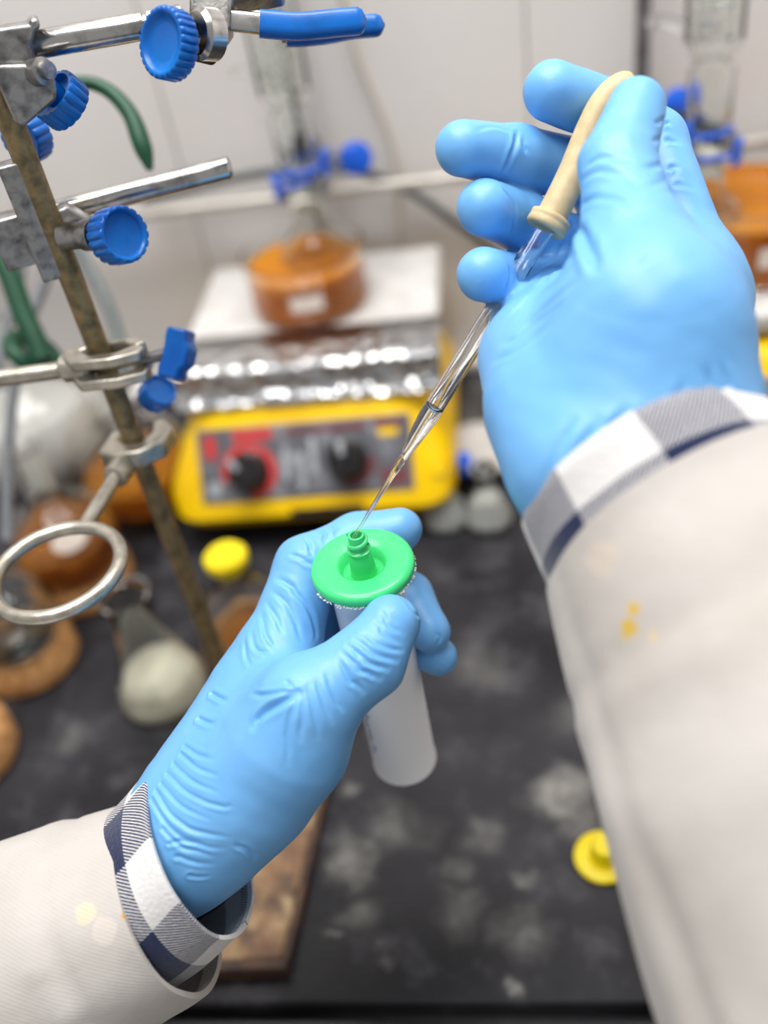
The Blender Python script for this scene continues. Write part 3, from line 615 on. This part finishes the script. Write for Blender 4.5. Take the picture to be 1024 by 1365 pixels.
nz_ = obj('nozzle', G().lathe([(.0050, -.0041), (.0044, .0030), (.0038, .0068), (.0045, .0072), (.0046, .0080), (.0034, .0084), (.0031, .0090), (.0031, .0140), (.0029, .0146), (.0021, .0146), (.0019, .0135), (.0017, .002), (.0001, .002)], TC, n=40), 'green_plastic', cap, smooth=60)
pts = [TC+A(.0033*math.cos(a), .0033*math.sin(a), .0088+.0046*a/(2*math.pi*1.4)) for a in np.linspace(.3, .3+2*math.pi*1.4, 48)]
obj('thread', G().tube(pts, .00085, 8), 'green_plastic', cap)
# rough moulding flash under the cap rim
g = G()
for i in range(150):
    a = rng.uniform(-2.6, .5); rr = .0191+rng.uniform(-.0004, .0005); s_ = rng.uniform(.0002, .0005)
    g.ball(TC+A(rr*math.cos(a), rr*math.sin(a), -.0033+rng.uniform(-.0006, .0004)), s_, 6)
tag(obj('white_residue', g, 'fill', ct), kind='stuff')
# faint print running down the barrel
g = G(); xh = nrm(at(495, 985, .41)-(TC-A(0, 0, .085))); a0 = math.atan2(-.62, -.79)
for i in range(9):
    zz = -.073-.0036*i; a = a0+.05*((i*5) % 3-1)
    for k in range(2+(i % 2)):
        aa = a+.07*k; d = A(math.cos(aa), math.sin(aa), 0); tdir = np.cross(A(0, 0, 1), d)
        g.box(TC+d*(rb+.00003)+A(0, 0, zz), tdir*.00028, A(0, 0, 1)*(.0007+.0005*((i+k) % 2)), d*.00004)
obj('printed_marks', g, 'grey_tape', ct)

# ------------------------------------------------------------------ dropper pipette in the right hand
PT = at(474, 712, .3475); PB = at(731, 297, .3405); pd = nrm(PB-PT); L = np.linalg.norm(PB-PT)
pp_ = thing('dropper_pipette', PT, 'clear glass dropper pipette with tan rubber bulb pinched in the right glove', 'pipette')
Lt = .0465; ro, rw = .00355, .0006
prof = [(.00062, -.002), (.00068, .010), (.00085, .018), (.00125, .0255), (.0016, .0275), (.00130, .0287), (.0017, .0302), (.00135, .0315), (.0017, .033), (.0020, .0355), (.0030, .043), (ro, .049), (ro, L-.016), (ro+.0003, L-.015), (ro, L-.014), (ro, L+.012), (ro-rw, L+.012), (ro-rw, .0495), (.0023, .043), (.0013, .0365), (.0009, .033), (.0006, .0255), (.00035, .018), (.00030, -.002), (.00062, -.002)]
obj('glass_tube', G().lathe(prof, PT, pd, 32), 'glass', pp_, smooth=70)
obj('liquid', G().lathe([(.0001, .012), (.00032, .018), (.00062, .0255), (.00092, .033), (.00134, .0365), (.00234, .043), (ro-rw+.00003, .0495), (ro-rw+.00003, .0535), (.0022, .0520), (.0001, .0512)], PT, pd, 28), 'water', pp_, smooth=70)
bx = [at(728, 302, .3404), at(745, 270, .3398), at(765, 228, .339), at(783, 183, .338), at(800, 145, .3365), at(818, 122, .336), at(836, 112, .336), at(846, 110, .336)]
bl = G(); bl.tube(bx, [.0055, .0054, .0053, .0052, .0049, .0047, .0044, .002], 24, smooth=6)
bo = obj('rubber_bulb', bl, 'latex', pp_, smooth=60)
obj('bulb_rim', G().lathe([(.0050, -.0024), (.0068, -.0026), (.0074, -.0018), (.0074, -.0002), (.0071, .0003), (.0074, .0009), (.0073, .0022), (.0062, .0028), (.0050, .0026)], at(731, 297, .3404), nrm(at(745, 270, .3398)-at(728, 302, .3404)), 40), 'latex', bo, smooth=60)

# ------------------------------------------------------------------ hands: one continuous surface each, grown from a distance field
def cone_d(P, a, b, ra, rb):
    ab = b-a; t = np.clip(((P-a)@ab)/max(1e-12, ab@ab), 0, 1); return np.linalg.norm(P-a-t[..., None]*ab, axis=-1)-(ra+(rb-ra)*t)
def smin(a, b, k):
    h = np.maximum(k-np.abs(a-b), 0)/k; return np.minimum(a, b)-h*h*k*.25
class Field:
    def __init__(s, lo, hi, h):
        s.h = h; s.o = np.asarray(lo, float); s.n = np.ceil((np.asarray(hi)-s.o)/h).astype(int)+1
    def blank(s): return np.full(s.n, .05, np.float32)
    def put(s, vol, a, b, ra, rb, k):
        m = max(ra, rb)+k+4*s.h; lo = np.maximum(((np.minimum(a, b)-m-s.o)/s.h).astype(int), 0); hi = np.minimum(((np.maximum(a, b)+m-s.o)/s.h).astype(int)+2, s.n)
        if (hi <= lo).any(): return
        ax = [s.o[i]+s.h*np.arange(lo[i], hi[i]) for i in range(3)]; Pt = np.stack(np.meshgrid(*ax, indexing='ij'), -1)
        d = cone_d(Pt, a, b, ra, rb).astype(np.float32); sl = tuple(slice(lo[i], hi[i]) for i in range(3)); vol[sl] = smin(vol[sl], d, k)
def surface_nets(vol, o, h):
    ins = vol < 0; n = np.array(vol.shape); c = np.zeros(n-1, np.int8)
    for i in (0, 1):
        for j in (0, 1):
            for k in (0, 1): c += ins[i:n[0]-1+i, j:n[1]-1+j, k:n[2]-1+k]
    cell = np.argwhere((c > 0) & (c < 8)); idx = np.full(n-1, -1, np.int64); idx[tuple(cell.T)] = np.arange(len(cell))
    cor = np.array([(i, j, k) for i in (0, 1) for j in (0, 1) for k in (0, 1)]); val = np.stack([vol[tuple((cell+q).T)] for q in cor], 1)
    acc = np.zeros((len(cell), 3)); cnt = np.zeros(len(cell))
    for a in range(8):
        for b in range(a+1, 8):
            if np.abs(cor[a]-cor[b]).sum() != 1: continue
            va, vb = val[:, a], val[:, b]; m = (va < 0) != (vb < 0); t = np.where(m, va/np.where(m, va-vb, 1), 0)
            acc += np.where(m[:, None], cor[a]+t[:, None]*(cor[b]-cor[a]), 0); cnt += m
    V = o+h*(cell+acc/cnt[:, None]); F = []
    for ax in range(3):
        u, v = (ax+1) % 3, (ax+2) % 3; s0 = [slice(None)]*3; s1 = [slice(None)]*3; s0[ax] = slice(0, -1); s1[ax] = slice(1, None)
        e = np.argwhere(ins[tuple(s0)] != ins[tuple(s1)]); e = e[(e[:, u] > 0) & (e[:, v] > 0) & (e[:, u] < n[u]-1) & (e[:, v] < n[v]-1)]
        du = np.zeros(3, int); du[u] = 1; dv = np.zeros(3, int); dv[v] = 1
        q = np.stack([idx[tuple((e-du-dv).T)], idx[tuple((e-dv).T)], idx[tuple(e.T)], idx[tuple((e-du).T)]], 1)
        fl = ins[tuple(e.T)]; q[~fl] = q[~fl][:, ::-1]; F.append(q)
    return V, np.concatenate(F)
def project(V):
    q = V-CP; d = q@CF; return W/2+FPX*(q@CR)/d, H/2-FPX*(q@CU)/d, d
def hand(name, parent, palm, fingers, creases, h=.0009, kp=.012, kf=.0035, ku=.007):
    """palm: list of ((px,py,d,r),(px,py,d,r)); fingers: lists of (px,py,d,r); r in mm; creases: (pixels, width mm, depth mm)"""
    ends = [q for s_ in palm for q in s_]+[q for f in fingers for q in f]; P0 = np.array([at(q[0], q[1], q[2]) for q in ends]); rr = np.array([q[3] for q in ends])*.001
    F = Field((P0-rr[:, None]).min(0)-.006, (P0+rr[:, None]).max(0)+.006, h); vol = F.blank()
    for a, b in palm: F.put(vol, at(*a[:3]), at(*b[:3]), a[3]*.001, b[3]*.001, kp)
    fall = F.blank()
    for f in fingers:
        fv = F.blank()
        for a, b in zip(f[:-1], f[1:]): F.put(fv, at(*a[:3]), at(*b[:3]), a[3]*.001, b[3]*.001, kf)
        fall = smin(fall, fv, .0012)
    vol = smin(vol, fall, ku)
    V, Fc = surface_nets(vol, F.o, h)
    # relax the grid steps a little
    me = bpy.data.meshes.new('tmp'); me.from_pydata(V.tolist(), [], Fc.tolist()); ob = bpy.data.objects.new('tmp', me); COL.objects.link(ob)
    m = ob.modifiers.new('s', 'SMOOTH'); m.factor = .5; m.iterations = 3
    m = ob.modifiers.new('u', 'SUBSURF'); m.levels = 1; m.render_levels = 1
    ev = ob.evaluated_get(bpy.context.evaluated_depsgraph_get()); me2 = bpy.data.meshes.new_from_object(ev); bpy.data.objects.remove(ob)
    n = len(me2.vertices); V = np.empty(n*3); me2.vertices.foreach_get('co', V); V = V.reshape(-1, 3); N = np.empty(n*3); me2.vertices.foreach_get('normal', N); N = N.reshape(-1, 3)
    X, Y, D = project(V); disp = np.zeros(n); facing = (N@CF) < .25
    for cr_ in creases:
        pix, wd_, dp = cr_[:3]; asym = cr_[3] if len(cr_) > 3 else .55
        pl_ = catmull([A(*q, 0) for q in pix], 10); line = []
        for q in pl_:
            c_ = np.flatnonzero((np.abs(X-q[0]) < 3.5) & (np.abs(Y-q[1]) < 3.5) & facing)
            if len(c_): line.append(V[c_[np.argmin(D[c_])]])
        if len(line) < 3: continue
        line = np.array(line)
        for _ in range(4): line[1:-1] = .5*line[1:-1]+.25*(line[:-2]+line[2:])
        line = np.array(catmull(list(line), 3)); wm = wd_*.001; box = ((V > line.min(0)-5*wm) & (V < line.max(0)+5*wm)).all(1) ; ids = np.flatnonzero(box)
        if not len(ids): continue
        dd = np.linalg.norm(V[ids][:, None, :]-line[None], axis=2); j = dd.argmin(1); d = dd[np.arange(len(ids)), j]
        tt = j/(len(line)-1); env = np.clip(np.sin(math.pi*np.clip(tt*.9+.05, 0, 1))*1.5, 0, 1)
        env = np.clip(np.cos(math.pi/2*tt)*1.6, 0, 1) if pix[0][0] < 300 and pix[0][1] > 900 else env; tan = np.gradient(line, axis=0)[j]; sgn = np.sign(np.einsum('ij,ij->i', np.cross(tan, N[ids]), V[ids]-line[j])); sd = d*sgn
        disp[ids] += env*dp*.001*(-np.exp(-(sd/wm)**2) + asym*np.exp(-((sd-1.7*wm)/(1.1*wm))**2) + .25*np.exp(-((sd+2.0*wm)/(1.2*wm))**2))
    q = V*1000; lump = np.sin(q[:, 0]/2.9+1.3*np.sin(q[:, 1]/4.1))*np.sin(q[:, 1]/3.3+q[:, 2]/5.1)*np.sin(q[:, 2]/3.7+.9*np.sin(q[:, 0]/4.7))
    V = V+N*(disp+.00012*lump)[:, None]
    org = loc_of(parent); me2.vertices.foreach_set('co', (V-org).ravel()); me2.name = name; me2.materials.clear(); me2.materials.append(M['glove']); me2.shade_smooth(); me2.update()
    o = bpy.data.objects.new(name, me2); COL.objects.link(o); o.parent = parent; return o

person = thing('person', (0.0, -.02, -.6), 'person in white lab coat and checked shirt, blue gloves holding a pipette over a tube', 'person')

LW = (236, 1130, 358, 21.0)
def K(*q): return (q[0], q[1], q[2]*.001, q[3])
Lpalm = [(K(90, 1262, 366, 16), K(160, 1206, 364, 17)), (K(160, 1206, 364, 17), K(236, 1130, 356, 20)), (K(165, 1203, 380, 16), K(242, 1130, 378, 17.5)),
         (K(236, 1130, 356, 20.5), K(285, 1100, 352, 20)), (K(285, 1100, 352, 20), K(340, 1050, 347, 19.5)), (K(340, 1050, 347, 19.5), K(386, 992, 340, 18.0)), (K(386, 992, 340, 18), K(412, 940, 336, 15.5)),
         (K(236, 1130, 358, 20.5), K(273, 1058, 362, 19.5)), (K(273, 1058, 362, 19.5), K(309, 996, 366, 18)), (K(309, 996, 366, 18), K(340, 934, 369, 16)), (K(340, 934, 369, 16), K(371, 876, 371, 15)),
         (K(285, 1090, 378, 18), K(385, 890, 390, 14)), (K(290, 1100, 390, 17), K(385, 910, 406, 13.5)), (K(300, 1110, 398, 15), K(380, 935, 421, 13)),
         (K(330, 1010, 352, 15), K(378, 935, 350, 13))]
Lf = [[K(352, 910, 370, 15.5), K(371, 876, 371, 15), K(409, 757, 380, 12.4), K(478, 719, 387, 10.4), K(534, 706, 385, 8.7)],
      [K(378, 890, 390, 14), K(440, 778, 409, 12), K(543, 797, 397, 10.4), K(573, 842, 386, 8.4)],
      [K(378, 905, 406, 13.5), K(440, 830, 428, 11.5), K(545, 852, 409, 9.8), K(584, 875, 393, 7.9)],
      [K(376, 930, 421, 12.5), K(440, 900, 438, 10), K(500, 910, 424, 8.5), K(518, 900, 416, 7.5)],
      [K(386, 992, 340, 18), K(412, 938, 335, 15.8), K(490, 881, 337, 12.9), K(521, 832, 341, 10.4)]]
Lcr = [([(395, 921), (372, 934), (345, 950), (335, 965)], 1.3, 1.3), ([(396, 919), (375, 920), (350, 924), (332, 922)], .9, .6), ([(390, 915), (378, 905)], .8, .5),
       ([(398, 918), (385, 950), (380, 985), (386, 1020)], 1.0, .45), ([(404, 916), (400, 950), (404, 990)], 1.0, .4), ([(412, 910), (420, 945), (428, 985)], 1.0, .4), ([(424, 902), (432, 930), (445, 965)], .9, .4), ([(436, 893), (448, 925), (460, 950)], .9, .45),
       ([(448, 878), (470, 905), (488, 925)], .9, .6), ([(455, 868), (482, 892), (508, 908)], .9, .6), ([(460, 858), (492, 880), (520, 893)], .9, .65), ([(470, 850), (500, 868), (532, 880)], .9, .6), ([(482, 842), (512, 858), (540, 866)], .8, .45), ([(468, 862), (480, 885), (500, 902)], .8, .4),
       ([(505, 812), (520, 830), (540, 842)], .9, .35), ([(498, 826), (515, 842), (535, 855)], .8, .3),
       ([(366, 768), (385, 778), (405, 795), (420, 820), (428, 855)], 1.1, .8), ([(360, 785), (378, 800), (395, 822), (404, 850)], 1.0, .5), ([(352, 800), (366, 822), (378, 840)], 1.0, .5), ([(345, 815), (352, 845), (362, 860)], .9, .5), ([(332, 838), (338, 862), (355, 868)], .9, .5), ([(322, 850), (326, 875), (332, 885)], .8, .5),
       ([(384, 736), (402, 742), (422, 752)], .9, .5), ([(402, 714), (412, 724), (420, 738)], .8, .6), ([(414, 702), (428, 706), (436, 720)], .8, .6), ([(436, 695), (446, 702), (452, 712)], .8, .4),
       ([(280, 922), (290, 928), (300, 930)], .9, .9), ([(262, 955), (272, 960), (285, 962)], .9, .9),
       ([(243, 992), (262, 1004), (285, 1010)], 0.80, 0.43), ([(238, 1002), (262, 1022), (290, 1032)], 0.80, 0.43), ([(228, 1016), (256, 1040), (292, 1055)], 0.80, 0.43), ([(220, 1028), (250, 1056), (292, 1074), (310, 1076)], 0.80, 0.43), ([(212, 1042), (240, 1072), (282, 1092)], 0.80, 0.37), ([(205, 1052), (228, 1086), (270, 1112), (308, 1120)], 0.88, 0.50), ([(200, 1064), (225, 1102), (268, 1130), (306, 1134)], 0.88, 0.43),
       ([(214, 1102), (245, 1130), (290, 1146)], 0.88, 0.43), ([(224, 1122), (240, 1118), (262, 1128)], 0.72, 0.43), ([(232, 1142), (255, 1152), (292, 1155)], 0.80, 0.37), ([(252, 1170), (268, 1172), (286, 1170)], 0.72, 0.37), ([(315, 1130), (332, 1136), (344, 1148)], .9, .6),
       ([(545, 800), (556, 815), (566, 822)], .9, .4), ([(585, 845), (590, 852), (586, 862)], .8, .4)]
hand('gloved_hand', person, Lpalm, Lf, Lcr)

Rpalm = [(K(985, 850, 279, 20), K(850, 606, 292, 20)), (K(925, 845, 283, 18), K(785, 618, 291, 16.5)), (K(850, 606, 288, 22), K(908, 548, 292, 17.5)), (K(772, 622, 288, 17), K(912, 548, 292, 17.5)),
         (K(772, 622, 288, 17), K(735, 540, 303, 17.5)), (K(735, 540, 303, 17.5), K(716, 478, 325, 16)), (K(716, 478, 325, 16), K(716, 430, 358, 13)), (K(716, 430, 358, 13), K(745, 385, 366, 12)),
         (K(908, 548, 292, 17.5), K(922, 470, 318, 17)), (K(922, 470, 318, 17), K(928, 398, 338, 15)), (K(928, 398, 338, 15), K(926, 360, 343, 14)),
         (K(850, 606, 292, 22), K(855, 480, 310, 22)), (K(855, 480, 310, 22), K(880, 395, 350, 15)), (K(830, 560, 300, 20), K(810, 430, 352, 15)), (K(800, 580, 300, 20), K(760, 440, 352, 14)),
         (K(890, 540, 286, 19), K(872, 440, 287, 20)), (K(872, 440, 287, 20), K(846, 335, 297, 16)), (K(872, 440, 294, 20), K(915, 370, 325, 13.5)), (K(800, 520, 300, 20), K(770, 430, 330, 16)), (K(872, 440, 288, 20), K(850, 600, 292, 20)), (K(860, 420, 288, 20), K(800, 600, 292, 18)), (K(760, 480, 312, 17), K(850, 430, 296, 19))]
Rf = [[K(932, 398, 340, 15), K(872, 190, 357, 11.6), K(818, 152, 356, 11), K(737, 122, 344, 10.5)],
      [K(880, 395, 365, 14.5), K(792, 232, 374, 11.6), K(688, 209, 354, 10.9), K(617, 198, 340, 9.6)],
      [K(820, 410, 366, 14), K(766, 330, 376, 11), K(692, 293, 361, 10.6), K(646, 277, 342, 9.9)],
      [K(755, 430, 362, 13), K(722, 395, 372, 10), K(684, 374, 362, 9.8), K(645, 366, 338, 9.4)],
      [K(872, 440, 288, 20), K(846, 330, 298, 15.5), K(823, 220, 313, 11.9), K(849, 143, 322, 9.6)]]
Rcr = [([(768, 296), (776, 318), (785, 338), (790, 356)], 1.8, 1.7), ([(786, 345), (790, 330), (792, 318)], 1.2, .6), ([(770, 272), (788, 262), (815, 262), (840, 272)], 1.3, .6), ([(772, 240), (795, 226), (830, 232), (850, 248)], 1.2, .5), ([(776, 222), (800, 208), (838, 212)], 1.1, .4),
       ([(866, 222), (880, 218), (905, 222)], 1.1, .6), ([(864, 246), (890, 240), (925, 248)], 1.1, .4), ([(872, 186), (890, 183), (906, 188)], .9, .5), ([(876, 162), (888, 160), (896, 163)], .8, .5),
       ([(692, 174), (690, 195), (682, 214), (672, 236)], 1.0, .9), ([(700, 180), (702, 196), (706, 206)], .9, .4), ([(640, 170), (660, 166), (682, 172)], .9, .3), ([(676, 250), (684, 262), (690, 280), (688, 312)], 1.0, .6), ([(682, 350), (684, 370), (676, 395)], 1.0, .5),
       ([(676, 420), (700, 395), (735, 360), (770, 335)], 1.3, .8), ([(690, 440), (720, 410), (760, 375)], 1.3, .7), ([(700, 375), (725, 352), (755, 328)], 1.1, .6), ([(655, 480), (690, 462), (730, 430)], 1.4, .5), ([(668, 455), (690, 445), (720, 420)], 1.2, .4),
       ([(778, 640), (800, 590), (832, 545)], 1.6, 1.0), ([(752, 650), (768, 605), (795, 560)], 1.5, .9), ([(730, 640), (740, 600), (760, 560)], 1.4, .6), ([(950, 540), (952, 515), (945, 495)], 1.3, .5), ([(975, 535), (975, 510), (965, 490)], 1.2, .4), ([(900, 556), (905, 530), (915, 512)], 1.3, .4),
       ([(845, 350), (858, 345), (868, 330)], 1.2, .4)]
hand('gloved_hand', person, Rpalm, Rf, Rcr, kp=.015)

# ------------------------------------------------------------------ sleeves and shirt cuffs: lofted cloth with a hem
def cloth(name, secs, m, parent, n=96, thick=.0012, fold=(), sub=8, seed=0, turn=True):
    """secs: list of (centre, axis vector a, axis vector b); rings run from the hand end to the elbow; fold: (ring0, angle, width, amp)"""
    C = catmull([s[0] for s in secs], sub); Aa = catmull([s[1] for s in secs], sub); Bb = catmull([s[2] for s in secs], sub); m_ = len(C)
    r = np.random.default_rng(seed); ph = r.uniform(0, 6.28, 12); R = []; UVs = []; along = 0.0
    per = math.pi*(np.linalg.norm(Aa[0])+np.linalg.norm(Bb[0]))*100; rows = list(range(m_))
    outer = []
    for i in rows:
        if i: along += np.linalg.norm(C[i]-C[i-1])*100
        row = []
        for j in range(n):
            a = 2*math.pi*j/n; s_ = along
            w = 1+.010*math.sin(3*a+ph[0]+s_*.35)+.006*math.sin(5*a+ph[1]-s_*.5)+.004*math.sin(9*a+ph[2]+s_*.9)
            for (s0, a0, ws, wa, amp, sk) in fold:
                da = (a-a0-sk*(s_-s0)+math.pi) % (2*math.pi)-math.pi; w += amp*math.exp(-((s_-s0)/ws)**2-(da/wa)**2)
            row.append(C[i]+w*(math.cos(a)*Aa[i]+math.sin(a)*Bb[i])); UVs.append((per*j/n, s_))
        outer.append(row)
    # turn the edge in and run a little way back inside
    inn = []
    for i in range(min(10, m_)):
        row = []; 
        for j in range(n):
            p = outer[i][j]; cc = C[i]; row.append(p+(cc-p)*(thick/np.linalg.norm(cc-p)))
        inn.append(row)
    allr = inn[::-1]+outer; uvi = []
    s2 = [0.0]
    for i in range(1, len(inn)): s2.append(s2[-1]+np.linalg.norm(C[i]-C[i-1])*100)
    for i in range(len(inn))[::-1]: uvi += [(per*j/n, -s2[i]) for j in range(n)]
    g = G().rings(allr); g.uv = uvi+UVs; g.wrap = per
    o = obj(name, g, m, parent, smooth=70); return o
def sec(cx, cy, d, dirx, diry, ra, dep, rb_, tilt=0.0):
    """section centred at a pixel; first axis lies in the picture along (dirx, diry), radius ra; second axis mostly in depth"""
    q = nrm(A(dirx, diry, 0)); a = CR*q[0]-CU*q[1]; pq = CR*(-q[1])-CU*q[0]
    b = nrm(CF*1.0+pq*tilt); return (at(cx, cy, d), a*ra, b*rb_)
# left arm
ld = (.50, .865)
lsl = [sec(229, 1189, .366, .46, .89, .0366, 0, .047, -.02), sec(210, 1199, .366, .46, .89, .0376, 0, .047, -.02), sec(168, 1218, .3665, .46, .89, .0392, 0, .049, -.02), sec(80, 1262, .368, .46, .89, .0445, 0, .051, .0), sec(-40, 1330, .372, .46, .89, .050, 0, .055, .0), sec(-300, 1480, .38, .46, .89, .056, 0, .06, .0), sec(-620, 1680, .40, .46, .89, .062, 0, .065, .0)]
STL = [(at(112, 1218, .33), .0042, (226, 202, 172), .7), (at(165, 1221, .336), .0016, (206, 160, 60), .9), (at(75, 1263, .325), .0010, (210, 166, 90), .9), (at(103, 1151, .345), .0012, (214, 180, 130), .7), (at(140, 1240, .33), .005, (216, 204, 192), .5)]
def snap(stains, o):
    """move stain centres on to the cloth"""
    V = np.array([v.co for v in o.data.vertices])+loc_of(o.parent); X, Y, D = project(V); N = np.array([v.normal for v in o.data.vertices]); out = []
    for (q, r, c, a) in stains:
        x, y, d = project(q[None]); s_ = np.hypot(X-x[0], Y-y[0])+1e4*(N@CF > 0)
        k = s_.argsort()[:6]; k = k[D[k].argmin()]; out.append((tuple(q_ for q_ in (CP+(q-CP)/np.dot(q-CP, CF)*D[k]-loc_of(o.parent))), r, c, a))
    return out
M['cuffless'] = coat('lab_coat_cotton', [])
sl = cloth('coat_sleeve', lsl, 'cuffless', person, fold=[(2.6, 3.6, .28, 6., -.022, 0), (3.3, 3.6, .5, 6., .014, 0), (3.2, 5.3, .5, .12, .03, 0), (3.0, 4.95, .5, .12, .025, 0), (3.3, 4.5, .5, .1, .02, 0), (9, 2.3, 2.0, .35, .03, .02), (8, 4.3, 2.5, .4, .035, -.02), (6, 5.1, 1.6, .25, .03, .03), (7, 3.6, 3, .25, -.03, .03)], seed=2, thick=.0022)
sl.data.materials[0] = coat('lab_coat_cotton_left', snap(STL, sl))
lc = [sec(270, 1127, .360, .50, .866, .0340, 0, .038, -.10), sec(260, 1134, .361, .49, .87, .0342, 0, .039, -.08), sec(222, 1172, .364, .48, .88, .0336, 0, .041, -.04), sec(172, 1211, .366, .46, .89, .0318, 0, .042, -.02)]
cloth('shirt_cuff', lc, 'check', person, seed=5, thick=.0016)
# right arm
rs = [sec(919, 706, .290, .895, -.446, .0475, 0, .047, .6), sec(932, 732, .288, .90, -.43, .0485, 0, .047, .6), sec(951, 774, .285, .905, -.42, .0496, 0, .048, .55), sec(1002, 892, .276, .92, -.38, .0518, 0, .050, .45), sec(1066, 1050, .264, .935, -.34, .0543, 0, .054, .4), sec(1152, 1250, .252, .945, -.31, .057, 0, .057, .4), sec(1262, 1470, .242, .95, -.3, .061, 0, .06, .4), sec(1420, 1800, .23, .95, -.3, .064, 0, .062, .4)]
STR = [(at(845, 811, .24), .0022, (206, 170, 60), .9), (at(842, 823, .24), .0028, (206, 170, 60), .9), (at(839, 836, .24), .0028, (206, 170, 60), .9), (at(836, 847, .24), .0018, (206, 170, 60), .8), (at(868, 848, .24), .0016, (218, 190, 120), .7), (at(800, 745, .25), .006, (206, 190, 172), .5)]
sr_ = cloth('coat_sleeve', rs, 'cuffless', person, fold=[(3.4, 4.2, .35, 6., -.016, 0), (4.2, 4.2, .6, 6., .012, 0), (10.5, 4.75, 2.2, .75, -.11, .03), (15.5, 4.9, 2.6, .6, .06, -.03), (13, 3.62, 11.0, .07, -.035, .004), (13, 3.42, 11.0, .12, .02, .004), (20, 4.5, 3.5, .4, -.08, .03), (13, 4.0, 3.0, .22, -.05, .03), (6.5, 3.55, 1.4, .2, .03, .05)], seed=8, thick=.0024)
sr_.data.materials[0] = coat('lab_coat_cotton_right', snap(STR, sr_))
rcf = [sec(856, 626, .291, .90, -.436, .0398, 0, .036, .55), sec(864, 638, .290, .90, -.436, .0404, 0, .037, .55), sec(886, 672, .290, .90, -.436, .0420, 0, .040, .55), sec(930, 742, .286, .90, -.43, .0440, 0, .042, .55)]
cloth('shirt_cuff', rcf, 'check', person, seed=11, thick=.0016)
